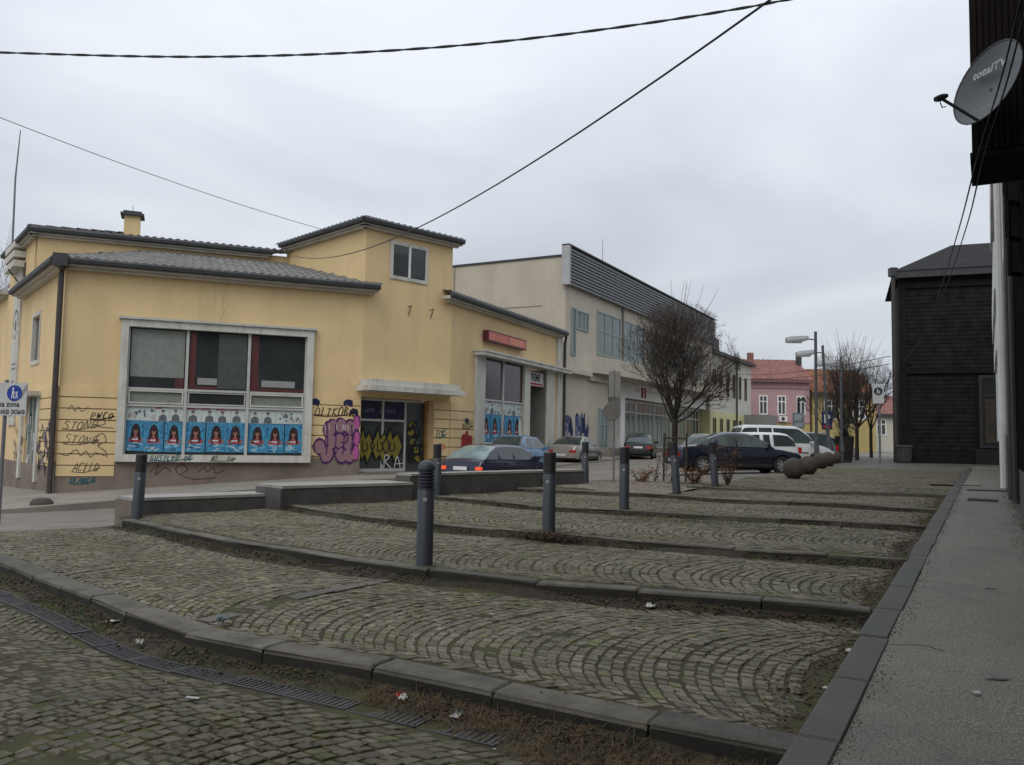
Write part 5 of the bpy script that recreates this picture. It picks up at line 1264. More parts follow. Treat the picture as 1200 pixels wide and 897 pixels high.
# ------------------------------------------------------------------ street lamps
def lamp(label, x, y, top, lean=0., arm=-1):
    z = zplaza(UV(x, y)[1]); h = top - z
    t = thing('street_lamp', label, 'street lamp', (x, y, z), 0, 'street lamps beside the parked cars', world=False); t.rotation_euler = (0, R(lean), 0)
    c = MB(); c.tube([(0, 0, -.1), (0, 0, 1.2), (0, 0, 1.22), (0, 0, h)], [.085, .085, .065, .06], 10); c.build('pole', mat('dark grey lamp post', (.075, .08, .088), .5, .2, 4), t)
    c = MB(); c.tube([(.0, 0, h - .34), (-.4, 0, h - .32)], .03, 8); c.build('arm', STEELG, t)
    c = MB(); hd = [(-.30, .09, .08), (-.45, .14, .13), (-1.12, .15, .15), (-1.25, .13, .12)]
    vs = []; 
    for xx, wy, hz in hd:
        zc = h - .30 + (xx + .3) * .10
        vs += [(xx, -wy, zc - hz * .7), (xx, wy, zc - hz * .7), (xx, wy * 1.05, zc), (xx, wy * .6, zc + hz), (xx, -wy * .6, zc + hz), (xx, -wy * 1.05, zc)]
    fs = [(5, 4, 3, 2, 1, 0), tuple(range(18, 24))]
    for i in range(3): fs += [(i * 6 + k, i * 6 + (k + 1) % 6, i * 6 + 6 + (k + 1) % 6, i * 6 + 6 + k) for k in range(6)]
    c.add(vs, [f[::-1] for f in fs]); hdo = c.build('lamp_head', LAMPH, t)
    c = MB(); zc = h - .5; c.cbox(-1.15, -.6, -.11, .11, zc + .0, zc + .08); c.build('lens', mat('lamp lens', (.5, .52, .54), .2, .1, 4), hdo)
    c = MB(); c.cbox(-.085, .085, -.09, .09, .55, .95); c.build('service_hatch', mat('post hatch', (.10, .105, .115), .5), t)
    return t
lamp('nearest grey street lamp post, rising behind the stone balls', 12.85, 34.9, 6.45)
lamp('leaning grey street lamp post, second from the stone balls', 14.75, 38.4, 6.3, lean=-3)
lamp('farthest grey street lamp post, in front of the bare tree row', 16.3, 40.9, 6.05)

# ------------------------------------------------------------------ signs
def pole(t, h, r=.03, m=STEELG): c = MB(); c.tube([(0, 0, -.15), (0, 0, h)], r, 8); return c.build('pole', m, t)
# pedestrian zone board at the left edge
zs_ = zroad(-9.85, 16); t = thing('zone_sign', 'white pedestrian zone sign board with blue disc and lettering', 'sign', (-9.78, 16.0, zs_), R(-6), world=False)
pole(t, 2.62 - zs_, .035)
SB = mat('sign white', (.55, .55, .53), .5)
c = MB(); c.cbox(-.5, .47, -.06, -.035, 1.93 - zs_, 2.56 - zs_); sbo = c.build('board', mat('sign board white', (.50, .51, .50), .5, .06, 3), t)
def fm(x, y, z):
    m = Matrix.Identity(4); m[0][0] = 1; m[1][1] = 0; m[1][2] = -1; m[2][1] = 1; m[2][2] = 0; m.translation = (x, y, z); return m
c = MB(); c.lathe([(.155, 0), (.155, .004), (0, .004)], 24, axis='Y'); c.v = [(x + .22, -.062 - y, z + 2.36 - zs_) for x, y, z in c.v]; c.build('blue_disc', mat('sign blue', (.012, .045, .30), .4, .05, 3), sbo)
def ped(parent, x, y, z, s, m_):
    c = MB()
    def poly(pts): c.add([(x + a * s, y, z + b * s) for a, b in pts], [tuple(range(len(pts)))])
    poly(blob(-.2, .62, .15, .17, 10)); poly([(-.36, -.1), (-.04, -.1), (-.1, .42), (-.3, .42)]); poly([(-.36, -.1), (-.22, -.1), (-.3, -.75), (-.45, -.75)]); poly([(-.18, -.1), (-.04, -.1), (.05, -.75), (-.1, -.75)])
    poly(blob(.35, .12, .11, .12, 10)); poly([(.22, -.4), (.48, -.4), (.42, -.02), (.28, -.02)]); poly([(.2, -.4), (.32, -.4), (.26, -.75), (.16, -.75)]); poly([(.38, -.4), (.5, -.4), (.55, -.75), (.44, -.75)])
    poly([(-.08, .3), (.25, -.05), (.22, -.12), (-.12, .2)])
    c.build('pictogram', m_, parent)
ped(sbo, .22, -.068, 2.36 - zs_, .14, flat('sign symbol white', (.62, .63, .62)))
text('lettering', 'Pješačka zona', .145, fm(-.47, -.0615, 2.10 - zs_), flat('sign black', (.015, .015, .015)), sbo, sx=.98, bold=.004)
text('lettering', 'Пјешачка зона', .145, fm(-.47, -.0615, 1.96 - zs_), flat('sign black', (.015, .015, .015)), sbo, sx=.9, bold=.004)
c = MB(); c.add([(.30, -.0612, 2.30 - zs_), (.36, -.0612, 2.24 - zs_), (.465, -.0612, 2.44 - zs_), (.465, -.0612, 2.53 - zs_)], [(0, 1, 2, 3)]); c.build('diagonal_bar', mat('sign grey', (.25, .25, .25), .5), sbo)
# seen from behind, next to the tree
t = thing('traffic_sign', 'back of a round traffic sign and a tall plate on a thin pole', 'sign', (2.80, 22.6, .53), R(8), world=False)
pole(t, 3.05, .028)
c = MB(); c.lathe([(0, 0), (.24, 0), (.25, .012), (.24, .02), (0, .02)], 24, axis='Y'); c.v = [(x - .07, y - .05, z + 1.93) for x, y, z in c.v]; c.build('round_plate', mat('worn sign back', (.17, .165, .155), .6, .2, 6, dirt=(.16, .08, .06), dscale=6, damt=.7), t)
c = MB(); c.cbox(-.16, -.01, -.05, -.035, 2.32, 3.02); c.cbox(.01, .16, -.05, -.03, 2.32, 3.02); c.build('tall_plate', mat('worn plate back', (.25, .25, .235), .6, .15, 6), t)
c = MB(); c.cbox(-.06, .06, -.034, .03, 2.5, 2.54); c.cbox(-.06, .06, -.034, .03, 1.9, 1.94); c.build('clamp', STEELG, t)
# pedestrian zone sign near the timber building
t = thing('zone_sign', 'small white pedestrian sign on a pole near the black timber building', 'sign', (18.1, 40.7, zplaza(44)), R(-14), world=False)
pole(t, 3.95, .05)
c = MB(); c.cbox(-.32, .2, -.09, -.06, 2.95, 3.92); sbo = c.build('board', mat('sign board white', (.50, .51, .50), .5, .06, 3), t)
c = MB(); c.lathe([(.2, 0), (.2, .004), (0, .004)], 24, axis='Y'); c.v = [(x - .06, -.092 - y, z + 3.55) for x, y, z in c.v]; c.build('blue_disc', mat('navy disc', (.02, .03, .06), .4), sbo)
ped(sbo, -.06, -.1, 3.55, .17, flat('sign symbol white', (.62, .63, .62)))
# parking sign, info sign
t = thing('parking_sign', 'blue parking sign with white letter behind the lamp posts', 'sign', (19.0, 50.0, .85), R(-18), world=False)
pole(t, 3.0, .04); c = MB(); c.cbox(-.25, .35, -.06, -.04, 1.75, 2.85); sbo = c.build('board', mat('parking blue', (.02, .03, .09), .4), t)
text('lettering', 'P', .75, fm(-.15, -.064, 2.15), flat('sign symbol white', (.62, .63, .62)), sbo, bold=.01)
c = MB(); c.cbox(-.15, .25, -.066, -.061, 1.85, 2.0); c.build('plate_stripe', flat('sign red', (.4, .03, .03)), sbo)
t = thing('info_sign', 'grey blue notice board on a dark pole among the parked cars', 'sign', (15.6, 45.0, .78), R(-18), world=False)
pole(t, 3.4, .06, BLACKM); c = MB(); c.cbox(-.3, .3, -.08, -.05, 1.75, 2.6); sbo = c.build('board', mat('grey blue board', (.13, .16, .17), .5, .3, 4), t)
c = MB(); c.cbox(-.22, .15, -.086, -.081, 2.2, 2.5); c.cbox(-.2, .22, -.086, -.081, 1.85, 2.05); c.build('notice', mat('pale notice', (.25, .29, .3), .6), sbo)
c = MB(); c.tube([(0, 0, 3.2), (.3, -.1, 3.45), (.35, -.1, 3.2)], .05, 6); c.build('top_lamp', BLACKM, t)
# half-buried stone on the far left pavement
c = MB(); c.lathe([(.30, -.1), (.29, .05), (.22, .13), (.1, .165), (0, .17)], 16); o = c.build('kerb_boulder', STONEB, None, smooth=True); o.location = (-12.9, 23.0, zfac(0) + .06); tag(o, 'small rounded stone hump on the pavement below the yellow corner', 'stone')

# ------------------------------------------------------------------ cars
def itp(x, pts): return float(np.interp(x, [p[0] for p in pts], [p[1] for p in pts]))
PAINT = {}
def paint(n, c, metal=.2): return mat('car paint ' + n, c, .28, .03, 2, metal=metal, coat=.6, spec=.5)
STY = {
 'sedan': dict(sh=[(-.5, .50), (-.495, .74), (-.485, .86), (-.46, .93), (-.33, .965), (-.1, .94), (.12, .92), (.23, .90), (.30, .865), (.42, .76), (.475, .66), (.495, .55), (.5, .45)], gh=(.245, .085, -.155, -.345), wh=(-.30, .305)),
 'hatch': dict(sh=[(-.5, .50), (-.495, .78), (-.48, .90), (-.45, .95), (-.2, .95), (.05, .93), (.24, .91), (.31, .87), (.43, .76), (.48, .65), (.5, .46)], gh=(.26, .095, -.26, -.455), wh=(-.31, .31)),
 'minihatch': dict(sh=[(-.5, .52), (-.495, .85), (-.48, .97), (-.45, 1.0), (-.2, 1.0), (.05, .98), (.26, .96), (.34, .90), (.44, .80), (.485, .66), (.5, .48)], gh=(.31, .12, -.31, -.47), wh=(-.325, .325)),
 'wagon': dict(sh=[(-.5, .50), (-.495, .80), (-.485, .93), (-.45, .96), (-.2, .95), (.05, .93), (.24, .91), (.31, .87), (.43, .76), (.48, .65), (.5, .46)], gh=(.25, .085, -.385, -.475), wh=(-.29, .315)),
 'van': dict(sh=[(-.5, .50), (-.497, .85), (-.49, 1.03), (-.45, 1.06), (-.2, 1.05), (.1, 1.04), (.27, 1.02), (.34, .98), (.44, .84), (.485, .70), (.5, .48)], gh=(.315, .15, -.42, -.478), wh=(-.30, .31))}
def car(label, x, y, head, style, pm, L, Wd, H, z=None, lit=None, lamps=TAIL, dark_rim=False, glassm=CGLASS, group='cars parked and passing on the street', rear_box=False):
    st = STY[style]; z = zroad(x, y) if z is None else z
    t = thing('car', label, 'car', (x, y, z), R(90 - head), group, world=False)
    hw = Wd / 2; sill = .24; rw = .31; k = 1.0
    wx = [f * L for f in st['wh']]
    def shz(xx): return itp(xx / L, st['sh']) * k
    def hwid(xx):
        f = abs(xx) / (L / 2); return hw * (1 - .02 * f ** 2 - .16 * max(0, (f - .82) / .18) ** 2.2)
    xs_ = sorted(set([round(-L / 2 + L * i / 60, 3) for i in range(61)] + [round(w_ + rw * 1.12 * math.cos(math.pi * i / 12), 3) for w_ in wx for i in range(13)]))
    body = MB(); ring = 11; cols_ = []
    for xx in xs_:
        f = abs(xx) / (L / 2); zb = sill + .10 * max(0, (f - .9) / .1)
        za = zb
        for w_ in wx:
            dx = abs(xx - w_)
            if dx < rw * 1.12: za = max(za, rw + math.sqrt(max(0, (rw * 1.12) ** 2 - dx * dx)))
        w0 = hwid(xx); zs = shz(xx); zs = max(zs, za + .06)
        pts = [(w0 * .80, zb), (w0 * .965, za), (w0 * .99, za + .02 + .25 * max(0, (.5 - za)) * .5), (w0, max(za + .03, .52)), (w0 * .985, max(za + .045, zs - .10)), (w0 * .95, zs - .025), (w0 * .86, zs + .006), (w0 * .45, zs + .03), (0, zs + .036)]
        cols_.append([(xx, yy, zz) for yy, zz in pts] + [(xx, -yy, zz) for yy, zz in pts[-2::-1]])
    m_ = len(cols_[0])
    for c_ in cols_: body.v += c_
    for i in range(len(cols_) - 1):
        for j in range(m_ - 1): body.f.append((i * m_ + j, (i + 1) * m_ + j, (i + 1) * m_ + j + 1, i * m_ + j + 1)); body.m.append(0); body.tone.append(1.0)
        body.f.append(((i + 1) * m_, i * m_, i * m_ + m_ - 1, (i + 1) * m_ + m_ - 1)); body.m.append(0); body.tone.append(1.0)
    body.f += [tuple(range(m_)), tuple((len(cols_) - 1) * m_ + j for j in range(m_ - 1, -1, -1))]; body.m += [0, 0]; body.tone += [1.0, 1.0]
    # greenhouse
    g0, g1, g2, g3 = [f * L for f in st['gh']]
    zr = H
    prof = [(g3, shz(g3) + .0), (g3 + (g2 - g3) * .5, shz(g3) + (zr - shz(g3)) * .56), (g2, zr - .05), (g2 + .25, zr - .005), ((g1 + g2) / 2, zr), (g1 - .12, zr - .03), (g1, zr - .07), (g0 + (g1 - g0) * .45, shz(g0) + (zr - shz(g0)) * .50), (g0, shz(g0) + .01)]
    gx = sorted(set([round(g3 + (g0 - g3) * i / 48, 3) for i in range(49)]))
    sidew, roofm, wsc, rwin = [], MB(), MB(), MB()
    G_ = []
    xm0, xm1 = g2 + .04, g1 + .02
    for xx in gx:
        zt = itp(xx, prof); zbelt = min(shz(xx) - .01, zt - .001); wb_ = hwid(xx) * .955; fr = max(0, min(1, (zt - zbelt) / (zr - zbelt)))
        wr = wb_ - (wb_ - hw * .70) * fr
        zrail = zbelt + (zt - zbelt) * .86
        wrl = wb_ - (wb_ - wr) * .80
        G_.append([(xx, wb_, zbelt - .03), (xx, wb_, zbelt + .012), (xx, wrl, zrail), (xx, wr * .985, zt - .012 * fr), (xx, wr * .82, zt + .012 * fr), (xx, 0, zt + .035 * fr)])
    pil = [g1 - (g1 - g2) * .42 - .12]
    pillars = [(pil[0] - .045, pil[0] + .045)]
    if style in ('sedan', 'hatch', 'minihatch'): pillars.append((g2 - .32 if style == 'sedan' else g2 - .16, g2 - .14 if style == 'sedan' else g2 + .02))
    if style in ('wagon', 'van'): pillars.append((g2 + .62, g2 + .72)); 
    for sgn in (1, -1):
        prev = False
        for i in range(len(gx) - 1):
            isw = False
            xm = (gx[i] + gx[i + 1]) / 2; a, b = G_[i], G_[i + 1]
            for j in range(5):
                q = [(p[0], p[1] * sgn, p[2]) for p in (a[j], b[j], b[j + 1], a[j + 1])]
                if sgn < 0: q = q[::-1]
                tgt = roofm
                hgt = min(a[2][2] - a[1][2], b[2][2] - b[1][2])
                if j == 1 and g3 + .14 < xm < g0 - .10 and hgt > .05 and not any(p0 < xm < p1 for p0, p1 in pillars): 
                    isw = True
                    if not prev: sidew.append(MB())
                    tgt = sidew[-1]; prev = True
                if j in (3, 4) and xm > g1 + .0: tgt = wsc
                if j in (3, 4) and xm < g2 - .02: tgt = rwin
                tgt.add(q, [(0, 1, 2, 3)])
            prev = isw
    bo_ = MB(); bo_.v = body.v; bo_.f = body.f; bo_.m = body.m; bo_.tone = body.tone
    n = len(bo_.v); bo_.add(roofm.v, roofm.f)
    bd_ = bo_.build('body', pm, t, smooth=True)
    bm = bmesh.new(); bm.from_mesh(bd_.data); bmesh.ops.remove_doubles(bm, verts=bm.verts, dist=.0008); bmesh.ops.recalc_face_normals(bm, faces=bm.faces)
    for e in bm.edges:
        if len(e.link_faces) == 2 and e.calc_face_angle(0) > R(38): e.smooth = False
    bm.to_mesh(bd_.data); bm.free()
    for sw in sidew: sw.build('side_window', glassm, t)
    for mb_, nm, gm in ((wsc, 'windscreen', glassm), (rwin, 'rear_window', lit or glassm)):
        if mb_.f: mb_.build(nm, gm, t)
    # dark trim, bumpers, lamps, plates
    c = MB()
    for sgn in (1, -1):
        c.box((wx[0] + rw * 1.2, sgn * hw * .985, sill + .02), (wx[1] - wx[0] - rw * 2.4, 0, 0), (0, sgn * .018, 0), (0, 0, .1))
        c.box((wx[0] + rw * 1.3, sgn * hw * .992, .60), (wx[1] - wx[0] - rw * 2.5, 0, 0), (0, sgn * .014, 0), (0, 0, .05))
    c.build('sill_trim', PLAST, t)
    c = MB(); c.cbox(-L / 2 - .015, -L / 2 + .12, -hw * .80, hw * .80, .30, .50); c.build('rear_bumper', pm if style != 'van' else PLAST, t)
    c = MB(); c.cbox(L / 2 - .12, L / 2 + .015, -hw * .78, hw * .78, .28, .47); c.build('front_bumper', pm, t)
    c = MB(); c.cbox(L / 2 - .06, L / 2 + .02, -hw * .5, hw * .5, .50, .60); c.build('grille', PLAST, t)
    zl = shz(-L / 2 * .985)
    for sgn in (1, -1):
        c = MB(); yy = sgn * hwid(-L / 2 * .97)
        hh = (.30 if style in ('minihatch', 'van', 'wagon') else .13)
        c.box((-L / 2 - .012, yy - sgn * .30, zl - .20), (.14, 0, 0), (0, sgn * (.315 + .012), 0), (0, 0, hh)) if lamps is TAIL else c.box((-L / 2 - .012, yy - sgn * .17, zl - .17), (.16, 0, 0), (0, sgn * .185, 0), (0, 0, .10)); c.build('tail_lamp', lamps, t)
        c = MB(); yy = sgn * hwid(L / 2 * .95); c.box((L / 2 - .26, yy - sgn * .36, .60), (.235, 0, 0), (0, sgn * .372, 0), (0, 0, .13)); c.build('headlamp', HEADL, t)
        c = MB(); zb_ = shz(g0) + .02; c.box((g0 - .32, sgn * hw * .93, zb_), (.12, 0, 0), (0, sgn * .20, 0), (0, 0, .12)); c.build('mirror', pm, t)
        c = MB()
        for hx in (g1 - .62, pil[0] - .55): c.box((hx, sgn * (hwid(hx) - .003), .80), (.17, 0, 0), (0, sgn * .018, 0), (0, 0, .03))
        c.build('door_handle', pm, t)
        c = MB()
        for sx_ in (pil[0], g0 - .25): c.box((sx_, sgn * (hwid(sx_) - .004), .36), (.008, 0, 0), (0, sgn * .0062, 0), (0, 0, .54))
        c.build('door_seam', BLACKM, t)
    c = MB(); c.cbox(-L / 2 - .022, -L / 2 - .01, -.26, .26, .62 if style != 'sedan' else .40, .73 if style != 'sedan' else .50); c.build('number_plate', PLATE, t)
    for wxx in wx:
        for sgn in (1, -1):
            wl = MB(); wl.lathe([(rw * .62, -.09), (rw * .9, -.10), (rw, -.07), (rw, .07), (rw * .9, .10), (rw * .62, .09)], 24, axis='Y'); wl.v = [(a + wxx, b + sgn * (hw - .11), c_ + rw) for a, b, c_ in wl.v]
            w_o = wl.build('wheel', TYRE, t, smooth=True)
            rm = MB(); yo = sgn * (hw - .035)
            rm.lathe([(rw * .66, 0), (rw * .60, .015), (rw * .56, -.01)], 20, axis='Y')
            for q in range(7):
                a = 2 * math.pi * q / 7; rm.add([(rw * .08 * math.cos(a + 1.5), 0, rw * .08 * math.sin(a + 1.5)), (rw * .08 * math.cos(a - 1.5), 0, rw * .08 * math.sin(a - 1.5)), (rw * .6 * math.cos(a - .22), 0, rw * .6 * math.sin(a - .22)), (rw * .6 * math.cos(a + .22), 0, rw * .6 * math.sin(a + .22))], [(0, 1, 2, 3)])
            rm.lathe([(0, .012), (rw * .14, .012), (rw * .16, 0)], 12, axis='Y')
            rm.v = [(a + wxx, yo + sgn * b, c_ + rw) for a, b, c_ in rm.v]; rm.build('rim', BLACKM if dark_rim else RIM, w_o)
            hb = MB(); hb.lathe([(0, 0), (rw * .62, 0)], 16, axis='Y'); hb.v = [(a + wxx, sgn * (hw - .06) + b, c_ + rw) for a, b, c_ in hb.v]; hb.build('hub', BLACKM, w_o)
    ub = MB(); ub.cbox(-L * .46, L * .46, -hw * .78, hw * .78, .17, .45); ub.build('underbody', BLACKM, t)
    return t
NAVY = paint('navy', (.016, .017, .042)); BLUE = paint('sky blue', (.085, .23, .40)); SILV = paint('silver beige', (.36, .33, .30), .3); BLK = paint('black', (.008, .009, .012)); MERC = paint('dark blue', (.010, .012, .03)); WHT = paint('white', (.62, .63, .65), 0); GREYC = paint('slate grey', (.045, .048, .055)); SILV2 = paint('light silver', (.4, .41, .42), .3)
car('dark navy hatchback with a glowing brake lamp passing behind the granite wall', -.35, 27.0, 34, 'hatch', NAVY, 4.2, 1.7, 1.40, lamps=TAIL_ON, lit=CGLASS_L, glassm=CGLASS)
car('sky blue small hatchback parked by the poster covered shop front', .45, 36.6, 23, 'minihatch', BLUE, 3.85, 1.67, 1.52)
car('silver beige saloon parked in front of the blue graffiti', 3.55, 45.0, 25, 'sedan', SILV, 4.5, 1.72, 1.42, dark_rim=False)
car('black hatchback seen from behind on the street before the glazed shop', 7.85, 50.2, 13, 'hatch', BLK, 4.2, 1.76, 1.48)
car('light silver car half hidden behind the bare tree and the dark blue saloon', 11.4, 48.5, 30, 'hatch', SILV2, 4.1, 1.7, 1.45)
car('dark blue saloon parked side on next to the stone balls', 7.85, 29.15, 86, 'sedan', MERC, 4.55, 1.75, 1.41, glassm=mat('sky tinted saloon glass', (.075, .095, .095), .05, .5, 1.6, spec=.7))  # glass colour lightened to paint in reflected sky and the view through
car('white estate car with large red rear lamp behind the dark blue saloon', 9.15, 33.1, 268, 'wagon', WHT, 4.35, 1.68, 1.48)
car('tall white van like car facing the lamp posts', 12.0, 37.2, 87, 'van', WHT, 4.4, 1.8, 1.80)
car('slate grey hatchback with red rear lamp beyond the white van', 13.9, 41.2, 268, 'wagon', GREYC, 4.1, 1.72, 1.55)
car('white car partly hidden behind the plant tub and tree trunks', 19.2, 51.5, 88, 'hatch', WHT, 4.2, 1.7, 1.48)
car('second slate grey car parked near the parking sign', 15.5, 55, 88, 'hatch', GREYC, 4.2, 1.7, 1.48)

# ------------------------------------------------------------------ bare trees
def bare_tree(label, x, y, z, seed, fork, ch, cr, trunk_r, n1=9, n2=6, n3=6, n4=4, group='bare winter trees', globe=True, zc=None):
    rnd = random.Random(seed)
    t = thing('bare_tree', label, 'tree', (x, y, z), rnd.uniform(0, 6), group, world=False)
    top = fork + ch; cz = fork + ch * .47; 
    tr = MB(); tr.tube([(0, 0, -.1), (.02, 0, .1), (.015, .01, fork * .5), (0, 0, fork * .9), (0, 0, fork + .15)], [trunk_r * 1.5, trunk_r * 1.1, trunk_r, trunk_r * 1.0, trunk_r * .9], 9); tr.build('trunk', BARK, t, smooth=True)
    limbs, crown = MB(), MB()
    def inside(p):
        q = V((p.x / cr, p.y / cr, (p.z - cz) / (ch * .56))); return q.length
    def grow(p, d, L, r, lev):
        pts = [p.copy()]; rs = [r]; n = 4 if lev < 2 else 3
        q = p.copy(); dd = d.copy()
        for i in range(n):
            dd = (dd + V((rnd.uniform(-1, 1), rnd.uniform(-1, 1), rnd.uniform(-.6, 1))) * (.16 if lev < 2 else .22) + V((0, 0, .10 if lev else .14))).normalized()
            q = q + dd * (L / n)
            if inside(q) > 1.12 and lev > 0 and i: break
            pts.append(q.copy()); rs.append(max(.0035, r * (1 - .62 * (i + 1) / n)))
        if len(pts) > 1: (limbs if lev < 2 else crown).tube(pts, rs if lev < 2 else [q_ * (.78 if n1 < 10 else .95) for q_ in rs], 6 if lev == 0 else 4 if lev == 1 else 3, cap=False)
        if lev < 4:
            cnt = (n2, n3, n4, 3)[lev] if lev < 4 else 0
            for i in range(cnt):
                f = rnd.uniform(.25, 1) if lev else rnd.uniform(.3, 1)
                ii = min(int(f * (len(pts) - 1)), len(pts) - 2) if len(pts) > 1 else 0
                b = pts[ii].lerp(pts[min(ii + 1, len(pts) - 1)], rnd.random())
                if inside(b) > 1.1: continue
                a = rnd.uniform(0, 6.28); perp = dd.cross(V((0, 0, 1))).normalized() if abs(dd.z) < .95 else V((1, 0, 0)); perp2 = dd.cross(perp)
                nd = (dd * rnd.uniform(.55, 1.0) + (perp * math.cos(a) + perp2 * math.sin(a)) * rnd.uniform(.45, .95)).normalized()
                grow(b, nd, L * rnd.uniform(.42, .68), rs[ii] * .55, lev + 1)
    for i in range(n1):
        a = 2 * math.pi * i / n1 + rnd.uniform(-.3, .3); el = (rnd.uniform(.45, 1.35) if n1 < 10 else rnd.uniform(.2, 1.2)) if i % 3 else 1.2
        d = V((math.cos(a) * math.cos(el), math.sin(a) * math.cos(el), math.sin(el)))
        grow(V((0, 0, fork + rnd.uniform(-.15, .12))), d, ch * rnd.uniform(.55, .8), trunk_r * (.5 if n1 < 10 else .34), 0)
    for i in range(8):                         # whips standing out of the crown
        a = rnd.uniform(0, 6.28); el = rnd.uniform(.9, 1.45); d = V((math.cos(a) * math.cos(el), math.sin(a) * math.cos(el), math.sin(el)))
        p = V((d.x * cr * .5, d.y * cr * .5, cz + ch * .25)); pts = [p]
        for q in range(4): pts.append(pts[-1] + d * ch * .12 + V((rnd.uniform(-.05, .05), rnd.uniform(-.05, .05), .05)))
        crown.tube(pts, [.012, .010, .008, .006, .004], 3, cap=False)
    limbs.build('limbs', BARK, t); crown.build('crown', TWIG, t)
    return t
bare_tree('round crowned bare young tree tied to stakes in the gravel bed', 4.6, 23.3, .56, 3, 1.62, 3.2, 1.62, .085, n1=15, n2=8, n3=6, n4=3)
st_ = thing('tree_stake', 'wooden stakes with a cross bar tied round the young tree', 'stake', (4.35, 23.0, .55), 0, world=False)
for xx, yy in ((-.12, 0), (.52, .1)):
    c = MB(); c.tube([(xx, yy, -.1), (xx + .02, yy, 1.35)], .03, 6); c.build('post', mat('grey wood', (.06, .05, .04), .9), st_)
c = MB(); c.tube([(-.14, 0, 1.22), (.56, .1, 1.2)], .025, 6); c.build('cross_bar', mat('grey wood', (.06, .05, .04), .9), st_)
c = MB(); 
for i in range(60):
    a = random.uniform(0, 6.28); p = V((random.uniform(-.1, .1), random.uniform(-.1, .1), random.uniform(0, .9))); c.tube([p, p + V((random.uniform(-.25, .25), random.uniform(-.2, .2), random.uniform(.2, .5)))], [.006, .003], 3, cap=False)
c.build('suckers', TWIG, st_)
TR = [(18.0, 44.5, 11, 'bare street tree beside the farthest lamp post'), (20.0, 49.5, 12, 'bare street tree in the row, next beyond the farthest lamp post'), (19.4, 46.5, 13, 'bare street tree just behind the small white pedestrian sign'), (23.0, 53, 14, 'bare street tree closest to the corner of the timber building'), (24.2, 58, 15, 'bare street tree in the row behind the parking sign'), (24.5, 64, 16, 'last bare street tree of the row before the far houses'), (21.8, 54.5, 17, 'bare street tree standing over the half hidden white car')]
for i, (x, y, sd_, lab) in enumerate(TR):
    bare_tree(lab, x, y, .82, sd_, 1.8, 4.3, 1.8, .10, n1=7, n2=5, n3=4, n4=3, group='bare trees in the row')
bare_tree('large bare tree looming behind the left end of the yellow building', -39.5, 62, -.5, 31, 5, 11, 5.5, .3, n1=9, n2=6, n3=5, n4=3)
bare_tree('bare tree at the far end of the street behind the pale house', 27.5, 104, .9, 33, 3, 7, 3, .2, n1=7, n2=5, n3=4, n4=3)

# ------------------------------------------------------------------ gravel bed, soil strips, grass, leaves, litter
def sheet(name, poly_uv, zf, m, n=14):
    mb = MB(); a, b, c_, d = [V(p) for p in poly_uv]
    for j in range(n + 1):
        for i in range(n + 1):
            p = a.lerp(b, i / n).lerp(d.lerp(c_, i / n), j / n); x, y = W(p.x, p.y); mb.v.append((x, y, zf(p.x, p.y, x, y)))
    for j in range(n):
        for i in range(n): q = j * (n + 1) + i; mb.f.append((q, q + 1, q + n + 2, q + n + 1)); mb.m.append(0); mb.tone.append(1.0)
    return mb.build(name, m, smooth=True)
struct(sheet('tree_bed', [(-9.4, 17.25), (-6.1, 17.35), (-6.3, 22.2), (-9.2, 22.0)], lambda u, v, x, y: .510 + .013 * (v - 17.3) + .010 * math.sin(x * 3) * math.sin(y * 2.7), GRAV))
GR = mat('short green grass', (.036, .058, .012), .9, .35, 5); DG = mat('dead straw grass', (.105, .074, .042), .95, .35, 6); LEAF = mat('fallen brown leaves', (.070, .043, .024), .9, .6, 25)
def blades(name, pts, hmin, hmax, m, spread=.6, wd=.004, lab=None, per=1):
    c = MB()
    for (x, y, z) in pts:
        for q in range(per):
            a = random.uniform(0, 6.28); h = random.uniform(hmin, hmax); lean = random.uniform(.2, 1) * spread
            p = V((x + random.uniform(-.02, .02), y + random.uniform(-.02, .02), z)); d = V((math.cos(a) * lean, math.sin(a) * lean, 1)).normalized() * h; sd_ = V((-math.sin(a), math.cos(a), 0)) * wd
            p2 = p + d * .55; p3 = p + d + V((math.cos(a), math.sin(a), -.5)) * h * lean * .5
            c.add([p - sd_, p + sd_, p2 + sd_ * .7, p2 - sd_ * .7, p3], [(0, 1, 2, 3), (3, 2, 4)])
    return struct(c.build(name, m), 'stuff', lab)
# dead grass heaped at the foot of the first step, right half
pts = []
while len(pts) < 5200:
    u = random.uniform(-3.3, -.95); v = rk(1, u) - random.uniform(.04, .62 if u > -2.2 else .30)
    dens = .35 + .65 * max(0, patchy(u * 1.6, v * 1.2)) + (.35 if u > -2.1 else -.1)
    if random.random() < dens: x, y = W(u, v); pts.append((x, y, ZT[0] + und(x, y) - .006 + bankz(1, u, v)))
blades('dead_grass', pts, .04, .13, DG, 2.4, .0028, 'brown dead grass matted below the first stone step')
pts = []
for k in range(4200):
    u = random.uniform(-9.5, -.95); v = rk(1, u) - random.uniform(.02, .3) if random.random() < .8 else rk(1, u) - random.uniform(.28, .34)
    if patchy(u * 1.1, 3) > -.35 - (.0 if u < -3 else -.5): x, y = W(u, v); pts.append((x, y, ZT[0] + und(x, y) - .004 + bankz(1, u, v)))
blades('grass', pts, .012, .05, GR, 1.2, .003, 'short green grass and moss in the gutter below the first step', 2)
pts = []
